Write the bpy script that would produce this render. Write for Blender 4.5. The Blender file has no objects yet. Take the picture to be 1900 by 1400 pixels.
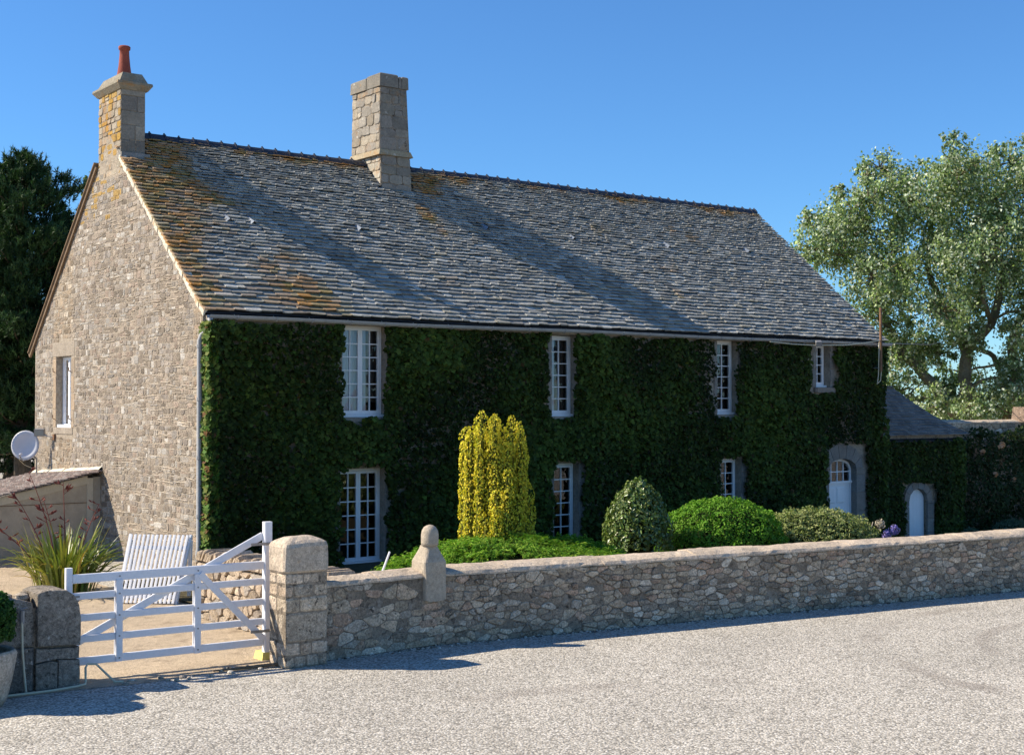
import bpy, math, random
import numpy as np
from mathutils import Vector, noise as mnoise

random.seed(7)
RNG = np.random.default_rng(11)
D = bpy.data
SC = bpy.context.scene
COL = SC.collection
PI = math.pi

# ------------------------------------------------------------------ camera
HEAD = math.radians(52.653)
PITCH = math.radians(1.1207)
CAM = Vector((-11.159, -24.279, 3.30))
cam_d = D.cameras.new('camera')
cam = D.objects.new('camera', cam_d)
COL.objects.link(cam)
cam.location = CAM
cam.rotation_euler = (PI / 2 + PITCH, 0, HEAD - PI / 2)
cam_d.sensor_width = 36
cam_d.lens = 36 * 2555.9 / 1900
cam_d.clip_end = 3000
SC.camera = cam

# ------------------------------------------------------------------ sky, sun, exposure
TO_SUN = Vector((-1.0, 0.79, 1.0)).normalized()
SUN_EL = math.asin(TO_SUN.z)
SUN_ROT = math.atan2(TO_SUN.x, TO_SUN.y)
world = D.worlds.new('World')
SC.world = world
world.use_nodes = True
wn = world.node_tree
wn.nodes.clear()
sky = wn.nodes.new('ShaderNodeTexSky')
sky.sky_type = 'NISHITA'
sky.sun_disc = False
sky.sun_elevation = SUN_EL
sky.sun_rotation = SUN_ROT
sky.altitude = 0
sky.air_density = 1.0
sky.dust_density = 0.0
sky.ozone_density = 8.0
wbg = wn.nodes.new('ShaderNodeBackground')
wbg.inputs['Strength'].default_value = 0.102
tint = wn.nodes.new('ShaderNodeMixRGB')
tint.blend_type = 'MULTIPLY'
tint.inputs[0].default_value = 1.0
tint.inputs[2].default_value = (0.63, 0.875, 1.02, 1)
wout = wn.nodes.new('ShaderNodeOutputWorld')
wn.links.new(sky.outputs[0], tint.inputs[1])
wn.links.new(tint.outputs[0], wbg.inputs[0])
wn.links.new(wbg.outputs[0], wout.inputs[0])
sun_d = D.lights.new('sun', 'SUN')
sun_d.energy = 5.0
sun_d.angle = math.radians(0.5)
sun_d.color = (1.0, 0.89, 0.73)
sun = D.objects.new('sun', sun_d)
COL.objects.link(sun)
sun.rotation_euler = (-TO_SUN).to_track_quat('-Z', 'Y').to_euler()
sun.location = (-20, 20, 30)
SC.view_settings.view_transform = 'Standard'
SC.view_settings.look = 'None'
SC.view_settings.exposure = 0.70
SC.view_settings.gamma = 1.0
SC.view_settings.use_curve_mapping = False
SC.render.engine = 'CYCLES'
SC.cycles.max_bounces = 6
SC.cycles.transparent_max_bounces = 12
SC.cycles.use_denoising = True


# ------------------------------------------------------------------ materials
def mat(name, color=(.5, .5, .5), rough=.9, attr=False, mott=(), spots=(), bump=(), spec=.25, trans=0.0, metal=0.0, cells=None, rings=()):
    """colour (or the face colour attribute Col) x mottling noises, spots of another colour, bump noises"""
    m = D.materials.new(name)
    m.use_nodes = True
    nt = m.node_tree
    nt.nodes.clear()
    N, L = nt.nodes.new, nt.links.new
    out = N('ShaderNodeOutputMaterial')
    bs = N('ShaderNodeBsdfPrincipled')
    bs.inputs['Roughness'].default_value = rough
    bs.inputs['Specular IOR Level'].default_value = spec
    bs.inputs['Metallic'].default_value = metal
    geo = N('ShaderNodeNewGeometry')
    pos = geo.outputs['Position']
    if attr:
        a = N('ShaderNodeAttribute')
        a.attribute_name = 'Col'
        cur = a.outputs['Color']
    else:
        c = N('ShaderNodeRGB')
        c.outputs[0].default_value = (*color, 1)
        cur = c.outputs[0]

    def tex(scale, detail=3, rough_=.6, sx=None):
        t = N('ShaderNodeTexNoise')
        t.inputs['Scale'].default_value = scale
        t.inputs['Detail'].default_value = detail
        t.inputs['Roughness'].default_value = rough_
        if sx:
            mp = N('ShaderNodeMapping')
            mp.inputs['Scale'].default_value = sx
            L(pos, mp.inputs[0])
            L(mp.outputs[0], t.inputs['Vector'])
        else:
            L(pos, t.inputs['Vector'])
        return t.outputs['Fac']

    def rng(src, a, b, c_, d):
        r = N('ShaderNodeMapRange')
        r.inputs[1].default_value = a
        r.inputs[2].default_value = b
        r.inputs[3].default_value = c_
        r.inputs[4].default_value = d
        L(src, r.inputs[0])
        return r.outputs[0]

    def mix(kind, fac, A, B):
        x = N('ShaderNodeMixRGB')
        x.blend_type = kind
        if isinstance(fac, (int, float)):
            x.inputs[0].default_value = fac
        else:
            L(fac, x.inputs[0])
        for s, v in ((1, A), (2, B)):
            if isinstance(v, tuple):
                x.inputs[s].default_value = (*v, 1)
            else:
                L(v, x.inputs[s])
        return x.outputs[0]

    if cells:
        # pebbles: cells = (scale, [colours], darkness between them)
        vo = N('ShaderNodeTexVoronoi')
        vo.inputs['Scale'].default_value = cells[0]
        L(pos, vo.inputs['Vector'])
        ramp = N('ShaderNodeValToRGB')
        sep = N('ShaderNodeSeparateColor')
        L(vo.outputs['Color'], sep.inputs[0])
        L(sep.outputs[0], ramp.inputs[0])
        ramp.color_ramp.interpolation = 'CONSTANT'
        els = ramp.color_ramp.elements
        n = len(cells[1])
        while len(els) < n:
            els.new(.5)
        for i, c in enumerate(cells[1]):
            els[i].position = i / n
            els[i].color = (*c, 1)
        cur = ramp.outputs[0]
        cur = mix('MULTIPLY', 1.0, cur, rng(vo.outputs['Distance'], .25, .75, 1.0, cells[2]))
        cell_d = vo.outputs['Distance']
    for (rx, ry, rad_, wid_, amt_) in rings:          # faint wheel marks: arcs round (rx, ry)
        sb = N('ShaderNodeVectorMath')
        sb.operation = 'DISTANCE'
        sb.inputs[1].default_value = (rx, ry, 0)
        L(pos, sb.inputs[0])
        df = N('ShaderNodeMath')
        df.operation = 'SUBTRACT'
        L(sb.outputs['Value'], df.inputs[0])
        df.inputs[1].default_value = rad_
        ab = N('ShaderNodeMath')
        ab.operation = 'ABSOLUTE'
        L(df.outputs[0], ab.inputs[0])
        band = rng(ab.outputs[0], wid_ * .4, wid_, 1, 0)
        patch = rng(tex(.5, 3), .42, .62, 0, amt_)
        mu = N('ShaderNodeMath')
        mu.operation = 'MULTIPLY'
        L(band, mu.inputs[0])
        L(patch, mu.inputs[1])
        cur = mix('MIX', mu.outputs[0], cur, (.22, .19, .16))
    for t in mott:
        sc_, amt = t[0], t[1]
        v = rng(tex(sc_, t[2] if len(t) > 2 else 4, .65, t[3] if len(t) > 3 else None), .25, .75, 1 - amt, 1 + amt)
        cur = mix('MULTIPLY', 1.0, cur, v)
    for t in spots:
        c, sc_, lo, hi = t[:4]
        f = rng(tex(sc_, 5, .7, t[4] if len(t) > 4 else None), lo, hi, 0, t[5] if len(t) > 5 else 1)
        cur = mix('MIX', f, cur, c)
    L(cur, bs.inputs['Base Color'])
    prev = None
    if cells:
        b = N('ShaderNodeBump')
        b.inputs['Strength'].default_value = 1.0
        b.inputs['Distance'].default_value = cells[3]
        b.invert = True
        L(cell_d, b.inputs['Height'])
        prev = b.outputs[0]
    for sc_, dist in bump:
        b = N('ShaderNodeBump')
        b.inputs['Strength'].default_value = 1.0
        b.inputs['Distance'].default_value = dist
        L(tex(sc_, 4, .65), b.inputs['Height'])
        if prev:
            L(prev, b.inputs['Normal'])
        prev = b.outputs[0]
    if prev:
        L(prev, bs.inputs['Normal'])
    if trans > 0:
        tr = N('ShaderNodeBsdfTranslucent')
        L(mix('MULTIPLY', 1.0, cur, (1.25, 1.45, .6)), tr.inputs[0])
        ms = N('ShaderNodeMixShader')
        ms.inputs[0].default_value = trans
        L(bs.outputs[0], ms.inputs[1])
        L(tr.outputs[0], ms.inputs[2])
        L(ms.outputs[0], out.inputs[0])
    else:
        L(bs.outputs[0], out.inputs[0])
    return m


def glass_mat(name, tint):
    m = D.materials.new(name)
    m.use_nodes = True
    nt = m.node_tree
    nt.nodes.clear()
    N, L = nt.nodes.new, nt.links.new
    out = N('ShaderNodeOutputMaterial')
    tr = N('ShaderNodeBsdfTransparent')
    tr.inputs[0].default_value = (*tint, 1)
    gl = N('ShaderNodeBsdfGlossy')
    gl.inputs['Roughness'].default_value = .02
    gl.inputs[0].default_value = (.95, .97, 1, 1)
    fr = N('ShaderNodeFresnel')
    fr.inputs[0].default_value = 1.6
    geo = N('ShaderNodeNewGeometry')
    nz = N('ShaderNodeTexNoise')
    nz.inputs['Scale'].default_value = 2.2
    bp = N('ShaderNodeBump')
    bp.inputs['Distance'].default_value = .02
    bp.inputs['Strength'].default_value = .25
    L(geo.outputs['Position'], nz.inputs['Vector'])
    L(nz.outputs['Fac'], bp.inputs['Height'])
    L(bp.outputs[0], gl.inputs['Normal'])
    ms = N('ShaderNodeMixShader')
    L(fr.outputs[0], ms.inputs[0])
    L(tr.outputs[0], ms.inputs[1])
    L(gl.outputs[0], ms.inputs[2])
    L(ms.outputs[0], out.inputs[0])
    return m


ORANGE = (.42, .19, .035)
M = dict(
    gravel=mat('gravel', cells=(40, [(.40, .37, .31), (.59, .55, .465), (.67, .62, .53), (.50, .465, .39), (.79, .745, .655), (.57, .53, .45), (.64, .58, .485), (.31, .285, .245)], .55, .009),
               rings=[(7.5, -15.5, 4.6, .2, .5), (7.5, -15.5, 3.1, .16, .4), (-3, -19, 7.4, .24, .35)], mott=[(.14, .10, 3), (.7, .10, 4), (4, .06), (120, .16, 2)], spots=[((.40, .35, .29), .7, .60, .78, None, .35)], bump=[(200, .003)], rough=.95, spec=.1),
    yard=mat('sandy_yard', (.50, .40, .28), mott=[(.7, .14), (6, .16), (60, .35, 2)], spots=[((.30, .23, .16), 2.5, .56, .7)], bump=[(9, .03), (70, .018)], spec=.05),
    soil=mat('garden_soil', (.10, .085, .05), mott=[(3, .3), (30, .3)], bump=[(20, .03)], spec=.05),
    field=mat('field', (.09, .12, .04), mott=[(.05, .3), (.5, .25)], bump=[(3, .1)], spec=.05),
    stone=mat('rubble_stone', attr=True, mott=[(2.2, .14), (12, .25), (34, .5), (90, .4, 2)], spots=[((.50, .46, .40), 14, .64, .72, None, .7), (ORANGE, 1.9, .71, .78, None, .75), ((.15, .125, .10), 17, .62, .74, None, .7)], bump=[(26, .02), (100, .009)], spec=.1),
    mortar=mat('lime_mortar', (.36, .305, .235), mott=[(1.5, .12), (14, .25), (60, .3)], spots=[((.19, .155, .12), 11, .5, .7, None, .8), ((.50, .45, .37), 13, .62, .72, None, .7)], bump=[(18, .014), (90, .008)], spec=.05),
    mortar_dark=mat('weathered_mortar', (.31, .255, .19), mott=[(1.2, .28), (9, .3), (34, .35), (90, .3)], spots=[((.50, .44, .36), 3.1, .56, .70, None, .7), ((.06, .05, .042), 9, .50, .66, None, .95)], bump=[(14, .03), (60, .02)], spec=.05),
    wallstone=mat('wall_stone', attr=True, mott=[(2, .2), (11, .35), (34, .55), (90, .4, 2)], spots=[((.62, .58, .52), 15, .61, .69, None, .8), ((.05, .042, .035), 13, .58, .66, None, .9), (ORANGE, 3.7, .72, .8, None, .6)], bump=[(22, .03), (90, .012)], spec=.08),
    coping=mat('coping_stone', (.50, .41, .31), mott=[(2.2, .25), (20, .35), (60, .35, 2)], spots=[((.12, .10, .08), 5, .60, .76, None, .8), ((.5, .47, .42), 8, .64, .76, None, .7), (ORANGE, 2.6, .70, .8, None, .5)], bump=[(24, .012), (100, .006)], spec=.08),
    granite=mat('granite_block', attr=True, mott=[(3, .2), (22, .22), (140, .3, 2)], spots=[((.09, .085, .08), 6, .62, .78, None, .7), ((.5, .47, .42), 10, .66, .78, None, .6)], bump=[(30, .010), (140, .005)], spec=.1),
    chimney=mat('chimney_stone', attr=True, mott=[(4, .2), (22, .25), (110, .25, 2)], spots=[(ORANGE, 1.3, .53, .70, None, .75), ((.60, .58, .52), 4.5, .63, .69, None, .8), ((.08, .075, .065), 12, .62, .76, None, .7)], bump=[(28, .016), (110, .006)], spec=.08),
    lichen_mortar=mat('verge_mortar', (.66, .59, .46), mott=[(5, .18), (40, .2)], spots=[(ORANGE, 1.6, .60, .72, None, .8)], bump=[(20, .02)], spec=.05),
    slate=mat('schist_slate', attr=True, mott=[(8, .15), (40, .3), (150, .2, 2)], spots=[((.52, .52, .49), 14, .60, .70, None, .6), ((.07, .07, .07), 16, .62, .74, None, .6)], bump=[(26, .010), (90, .005)], rough=.8, spec=.2),
    roof_under=mat('roof_underlay', (.05, .05, .055), mott=[(5, .3)], spec=.05),
    ridge=mat('ridge_tile', (.03, .035, .05), rough=.55, mott=[(12, .3)], bump=[(30, .004)], spec=.4),
    terracotta=mat('terracotta', (.27, .07, .045), rough=.85, mott=[(6, .25), (40, .2)], bump=[(60, .003)]),
    zinc=mat('zinc', (.34, .345, .345), rough=.6, mott=[(3, .18), (30, .15)], bump=[(20, .003)], metal=.0, spec=.3),
    lead=mat('lead_sheet', (.20, .23, .27), rough=.5, mott=[(8, .2)], bump=[(14, .006)], metal=.2),
    paint=mat('white_paint', (.80, .80, .80), rough=.5, mott=[(2.5, .05), (35, .05)], spots=[((.5, .48, .44), 13, .72, .8, None, .5)], bump=[(50, .0015)], spec=.35),
    gate_paint=mat('gate_paint', (.78, .78, .80), rough=.45, mott=[(2, .06), (30, .06)], spots=[((.45, .43, .38), 16, .70, .8, None, .55)], bump=[(60, .0015)], spec=.4),
    facade=mat('facade_stone', (.30, .26, .21), mott=[(2, .3), (14, .3)], bump=[(8, .03)], spec=.05),
    dark=mat('dark_interior', (.02, .02, .022), rough=.9),
    curtain=mat('net_curtain', (.62, .66, .70), rough=.9, mott=[(9, .08, 3, (6, 6, .6))], bump=[(10, .01)]),
    drape=mat('brown_drape', (.15, .11, .09), rough=.9, mott=[(14, .3, 3, (6, 6, .4))]),
    leaf=mat('foliage', attr=True, rough=.6, trans=.22, mott=[(40, .15, 2)], spec=.12),
    gloss_leaf=mat('glossy_foliage', attr=True, rough=.32, trans=.15, spec=.5),
    silver_leaf=mat('poplar_foliage', attr=True, rough=.5, trans=.45, spec=.3),
    needle=mat('pine_needles', attr=True, rough=.6, trans=.12, spec=.2),
    bark=mat('bark', (.13, .10, .07), mott=[(3, .3), (16, .35, 4, (1, 1, .3))], bump=[(9, .05), (40, .02)], spec=.05),
    poplar_bark=mat('poplar_bark', (.20, .175, .12), mott=[(2, .3), (12, .3)], spots=[((.30, .21, .05), 2.6, .55, .7, None, .7)], bump=[(7, .05), (30, .02)], spec=.05),
    render=mat('shed_render', (.40, .35, .27), mott=[(.9, .14), (7, .14), (50, .08)], spots=[((.24, .20, .15), 1.6, .6, .78, None, .6)], bump=[(30, .004)], spec=.1),
    fascia=mat('fascia_board', (.52, .47, .36), mott=[(3, .12), (30, .1)], rough=.7),
    shed_roof=mat('shed_roof_sheet', attr=True, mott=[(4, .25), (24, .3), (90, .25)], spots=[((.30, .29, .27), 11, .6, .7, None, .7)], bump=[(40, .008)], spec=.05),
    dish=mat('dish_enamel', (.55, .56, .60), rough=.4, mott=[(6, .06)], spec=.4),
    metal=mat('grey_metal', (.28, .28, .28), rough=.5, metal=.5, mott=[(20, .2)]),
    rust=mat('rusty_metal', (.20, .11, .06), rough=.8, mott=[(9, .4), (50, .3)]),
    yellow=mat('yellow_paint', (.78, .68, .20), rough=.7, mott=[(9, .12), (60, .1)], bump=[(50, .004)]),
    hose=mat('hose_rubber', (.60, .55, .40), rough=.6, mott=[(20, .15)]),
    wood=mat('weathered_wood', (.20, .14, .09), mott=[(6, .3), (40, .3)], bump=[(30, .006)], spec=.1),
    rose=mat('rose_petal', (.75, .42, .24), rough=.7, trans=.2, mott=[(40, .2)]),
    petal=mat('agapanthus_petal', (.30, .25, .62), rough=.6, trans=.2, mott=[(60, .2)]),
    pod=mat('flax_pod', (.16, .035, .025), rough=.7, mott=[(40, .3)]),
    stem=mat('green_stem', (.20, .22, .10), rough=.7, mott=[(20, .2)]),
    flax=mat('flax_leaf', attr=True, rough=.35, trans=.15, spec=.45, mott=[(20, .12)]),
    grey_stalk=mat('dry_stalk', (.45, .40, .30), rough=.8, mott=[(20, .2)]),
    glass=glass_mat('window_glass', (.80, .86, .90)),
    lamp_glass=mat('lamp_glass', (.25, .28, .27), rough=.2, spec=.5),
)

# ------------------------------------------------------------------ object helpers
ORIG = {}


def link(name, me, m, parent=None, **props):
    o = D.objects.new(name, me)
    COL.objects.link(o)
    if m is not None and me is not None and not me.materials:
        me.materials.append(m)
    if parent is not None:
        o.parent = parent
        p = ORIG.get(parent.name, Vector())
        o.location = -p
    ORIG[o.name] = Vector()
    for k, v in props.items():
        o[k] = v
    return o


def thing(name, label, cat, loc=(0, 0, 0), group=None):
    o = D.objects.new(name, None)
    COL.objects.link(o)
    o.location = loc
    o.empty_display_size = .3
    o['label'] = label
    o['category'] = cat
    if group:
        o['group'] = group
    ORIG[o.name] = Vector(loc)
    return o


class MB:
    """collects faces with a colour each; build() links them as one mesh object in world coordinates"""

    def __init__(self):
        self.v, self.f, self.c = [], [], []

    def add(self, vs, fs, col=(.5, .5, .5)):
        n = len(self.v)
        self.v.extend([tuple(p) for p in vs])
        self.f.extend([tuple(i + n for i in f) for f in fs])
        self.c.extend([col] * len(fs))
        return self

    def box(self, lo, hi, col=(.5, .5, .5)):
        x0, y0, z0 = lo
        x1, y1, z1 = hi
        return self.add([(x0, y0, z0), (x1, y0, z0), (x1, y1, z0), (x0, y1, z0), (x0, y0, z1), (x1, y0, z1), (x1, y1, z1), (x0, y1, z1)],
                        [(0, 3, 2, 1), (4, 5, 6, 7), (0, 1, 5, 4), (1, 2, 6, 5), (2, 3, 7, 6), (3, 0, 4, 7)], col)

    def beam(self, p, q, w, h, side=None, col=(.5, .5, .5), bev=0.0):
        """box from p to q; w along side, h along the third direction"""
        p, q = Vector(p), Vector(q)
        d = (q - p).normalized()
        s = Vector(side).normalized() if side else d.cross(Vector((0, 0, 1)))
        if s.length < 1e-4:
            s = Vector((1, 0, 0))
        s = (s - d * s.dot(d)).normalized()
        t = d.cross(s).normalized()
        if bev <= 0:
            ring = [(-.5, -.5), (.5, -.5), (.5, .5), (-.5, .5)]
            pts = [s * a * w + t * b * h for a, b in ring]
        else:
            a, b = w / 2, h / 2
            pts = [s * x + t * y for x, y in ((-a + bev, -b), (a - bev, -b), (a, -b + bev), (a, b - bev), (a - bev, b), (-a + bev, b), (-a, b - bev), (-a, -b + bev))]
        n = len(pts)
        vs = [p + k for k in pts] + [q + k for k in pts]
        fs = [(i, (i + 1) % n, (i + 1) % n + n, i + n) for i in range(n)]
        fs += [tuple(range(n))[::-1], tuple(range(n, 2 * n))]
        return self.add(vs, fs, col)

    def tube(self, pts, rad, n=6, col=(.5, .5, .5), cap=True):
        pts = [Vector(p) for p in pts]
        if isinstance(rad, (int, float)):
            rad = [rad] * len(pts)
        vs, fs = [], []
        up = Vector((0, 0, 1))
        d0 = (pts[1] - pts[0]).normalized()
        ref = Vector((1, 0, 0)) if abs(d0.z) > .9 else up
        for i, p in enumerate(pts):
            d = (pts[min(i + 1, len(pts) - 1)] - pts[max(i - 1, 0)]).normalized()
            a = d.cross(ref)
            if a.length < 1e-3:
                a = d.cross(Vector((0, 1, 0)))
            a.normalize()
            b = d.cross(a)
            for k in range(n):
                t = 2 * PI * k / n
                vs.append(p + (a * math.cos(t) + b * math.sin(t)) * rad[i])
        for i in range(len(pts) - 1):
            for k in range(n):
                fs.append((i * n + k, i * n + (k + 1) % n, (i + 1) * n + (k + 1) % n, (i + 1) * n + k))
        if cap:
            fs.append(tuple(range(n))[::-1])
            fs.append(tuple(range((len(pts) - 1) * n, len(pts) * n)))
        return self.add(vs, fs, col)

    def lathe(self, c, prof, n=14, col=(.5, .5, .5), wob=0.0, sq=None):
        """rings (r, z) round a vertical axis at c"""
        vs, fs = [], []
        for r, z in prof:
            for k in range(n):
                t = 2 * PI * k / n
                rr = r * (1 + wob * mnoise.noise((math.cos(t) * 1.7 + c[0], math.sin(t) * 1.7 + c[1], z * 2)))
                vs.append((c[0] + rr * math.cos(t), c[1] + rr * math.sin(t), c[2] + z))
        m = len(prof)
        for i in range(m - 1):
            for k in range(n):
                fs.append((i * n + k, i * n + (k + 1) % n, (i + 1) * n + (k + 1) % n, (i + 1) * n + k))
        fs.append(tuple(range(n))[::-1])
        fs.append(tuple(range((m - 1) * n, m * n)))
        return self.add(vs, fs, col)

    def mesh(self, name, smooth=False):
        me = D.meshes.new(name)
        me.from_pydata(self.v, [], self.f)
        a = me.attributes.new('Col', 'FLOAT_COLOR', 'FACE')
        arr = np.ones((len(self.f), 4), dtype=np.float32)
        if self.c:
            arr[:, :3] = np.array(self.c, dtype=np.float32)
        a.data.foreach_set('color', arr.ravel())
        if smooth:
            me.polygons.foreach_set('use_smooth', [True] * len(me.polygons))
        return me

    def build(self, name, m, parent=None, smooth=False, **props):
        return link(name, self.mesh(name, smooth), m, parent, **props)


def np_mesh(name, V, F, C):
    """triangles from arrays"""
    me = D.meshes.new(name)
    V = np.ascontiguousarray(V, dtype=np.float32)
    F = np.ascontiguousarray(F, dtype=np.int32)
    me.vertices.add(len(V))
    me.vertices.foreach_set('co', V.ravel())
    me.loops.add(F.size)
    me.loops.foreach_set('vertex_index', F.ravel())
    me.polygons.add(len(F))
    me.polygons.foreach_set('loop_start', np.arange(len(F), dtype=np.int32) * 3)
    a = me.attributes.new('Col', 'FLOAT_COLOR', 'FACE')
    arr = np.ones((len(F), 4), dtype=np.float32)
    arr[:, :3] = C
    a.data.foreach_set('color', arr.ravel())
    me.update(calc_edges=True)
    return me


def unit(a):
    return a / np.maximum(np.linalg.norm(a, axis=1, keepdims=True), 1e-6)


def leaves(name, P, Nrm, size, cols, tip=None, aspect=.62, fold=.18, jit=.45, lobed=False):
    """one folded leaf blade per point: P points, Nrm facing, size per leaf, tip preferred tip direction"""
    n = len(P)
    Nn = unit(Nrm + RNG.normal(0, jit, (n, 3)))
    T = RNG.normal(0, 1, (n, 3)) if tip is None else np.asarray(tip) + RNG.normal(0, .35, (n, 3))
    T = unit(T - Nn * np.sum(T * Nn, axis=1, keepdims=True))
    S = np.cross(Nn, T)
    s = np.asarray(size).reshape(-1, 1)
    if not lobed:
        V = np.stack([P - T * s * .5, P + S * s * aspect * .5 + Nn * s * fold, P + T * s * .5, P - S * s * aspect * .5 + Nn * s * fold], axis=1).reshape(-1, 3)
        b = (np.arange(n) * 4)[:, None]
        F = np.concatenate([b + np.array([[0, 1, 2]]), b + np.array([[0, 2, 3]])], axis=1).reshape(-1, 3)
        k = 2
    else:
        a = aspect
        V = np.stack([P - T * s * .42, P + S * s * .5 * a - T * s * .28 + Nn * s * fold * .6, P + S * s * .36 * a + T * s * .02 + Nn * s * fold * .4, P + S * s * .55 * a + T * s * .2 + Nn * s * fold,
                      P + T * s * .58, P - S * s * .55 * a + T * s * .2 + Nn * s * fold, P - S * s * .36 * a + T * s * .02 + Nn * s * fold * .4, P - S * s * .5 * a - T * s * .28 + Nn * s * fold * .6], axis=1).reshape(-1, 3)
        b = (np.arange(n) * 8)[:, None]
        F = np.concatenate([b + np.array([[0, i, i + 1]]) for i in range(1, 7)], axis=1).reshape(-1, 3)
        k = 6
    return np_mesh(name, V, F, np.repeat(np.asarray(cols), k, axis=0))


def tints(n, base, var=.25, alt=None, p=0.0):
    c = np.tile(np.asarray(base, dtype=float), (n, 1)) * (1 + RNG.uniform(-var, var, (n, 1)))
    c *= 1 + RNG.uniform(-.08, .08, (n, 3))
    if alt is not None:
        k = RNG.random(n) < p
        c[k] = np.asarray(alt) * (1 + RNG.uniform(-.25, .25, (k.sum(), 1)))
    return c


FWD = Vector((math.cos(HEAD) * math.cos(PITCH), math.sin(HEAD) * math.cos(PITCH), math.sin(PITCH)))


def seen_size(pts):
    """how large a piece shows: its extent across the view over its distance (only to choose which pieces become objects)"""
    c = Vector((0, 0, 0))
    for p in pts:
        c += Vector(p)
    c /= len(pts)
    d = c - CAM
    z = max(d.dot(FWD), .1)
    a = Vector(pts[0]) - c
    b = Vector(pts[len(pts) // 4]) - c
    return a.cross(b).length and abs(a.cross(b).dot(d.normalized())) / (z * z)


def pieces(parent, name, items, m, rest, nmax=300):
    """items: (verts, faces, colour, may_show). The largest in view become objects, the others one mesh of kind stuff"""
    order = sorted(range(len(items)), key=lambda i: -(seen_size(items[i][0]) * (1 if items[i][3] else 1e-6)))
    mass = MB()
    for r, i in enumerate(order):
        vs, fs, c, show = items[i]
        if r < nmax and show:
            MB().add(vs, fs, c).build(name, m, parent)
        else:
            mass.add(vs, fs, c)
    if mass.f:
        mass.build(rest, m, parent, kind='stuff')


# ------------------------------------------------------------------ masonry
def clip(poly, n, d):
    """keep the side where n.p <= d"""
    out = []
    for i in range(len(poly)):
        a, b = poly[i], poly[(i + 1) % len(poly)]
        da, db = n[0] * a[0] + n[1] * a[1] - d, n[0] * b[0] + n[1] * b[1] - d
        if da <= 0:
            out.append(a)
        if (da < 0 < db) or (db < 0 < da):
            t = da / (da - db)
            out.append((a[0] + (b[0] - a[0]) * t, a[1] + (b[1] - a[1]) * t))
    return out


def area(p):
    return abs(sum(p[i][0] * p[(i + 1) % len(p)][1] - p[(i + 1) % len(p)][0] * p[i][1] for i in range(len(p)))) / 2


def courses(u0, u1, v0, v1, h, w, gap=.012, amp=.02, jit=.15, cut=(.08, .3), split=.12, seed=0, big=0.0):
    """polygons of rough coursed stones filling a rectangle"""
    R = random.Random(seed)
    out = []
    v, row = v0, 0

    def wob(u, r):
        if r == 0:
            return 0
        return amp * 2 * mnoise.noise((u * 1.1, r * 5.3 + seed, seed * 1.7))
    while v < v1 - .02:
        hh = R.uniform(*h)
        if v + hh > v1 - h[0] * .5:
            hh = v1 - v
        last = v + hh >= v1 - 1e-4
        u = u0 - R.uniform(0, w[0]) * .3
        while u < u1 - .01:
            ww = R.uniform(*w) * (1.7 if R.random() < big else 1)
            if u1 - (u + ww) < w[0] * .6:
                ww = u1 - u
            a, b = max(u, u0), min(u + ww, u1)
            cells = []
            lo = lambda x: v + wob(x, row)
            hi = lambda x: v1 if last else v + hh + wob(x, row + 1)
            if R.random() < split and hh > h[0] * 1.2:
                k = R.uniform(.4, .6)
                md = lambda x: lo(x) + (hi(x) - lo(x)) * k
                cells = [(lo, md), (md, hi)]
            else:
                cells = [(lo, hi)]
            for L_, H_ in cells:
                q = [(a, L_(a)), (b, L_(b)), (b, H_(b)), (a, H_(a))]
                q = [(p[0] + R.uniform(-jit, jit) * (b - a) * .4, p[1] + R.uniform(-jit, jit) * hh * .4) for p in q]
                c = (sum(p[0] for p in q) / 4, sum(p[1] for p in q) / 4)
                sx = max(.3, 1 - 2 * gap / max(b - a, .02))
                sy = max(.3, 1 - 2 * gap / max(hh / len(cells), .02))
                q = [(c[0] + (p[0] - c[0]) * sx, c[1] + (p[1] - c[1]) * sy) for p in q]
                pl = []
                for i in range(4):
                    p0, p1, p2 = q[i - 1], q[i], q[(i + 1) % 4]
                    t1, t2 = R.uniform(*cut), R.uniform(*cut)
                    pl.append((p1[0] + (p0[0] - p1[0]) * t1, p1[1] + (p0[1] - p1[1]) * t1))
                    pl.append((p1[0] + (p2[0] - p1[0]) * t2, p1[1] + (p2[1] - p1[1]) * t2))
                out.append(pl)
            u += ww
        v += hh
        row += 1
    return out


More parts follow.
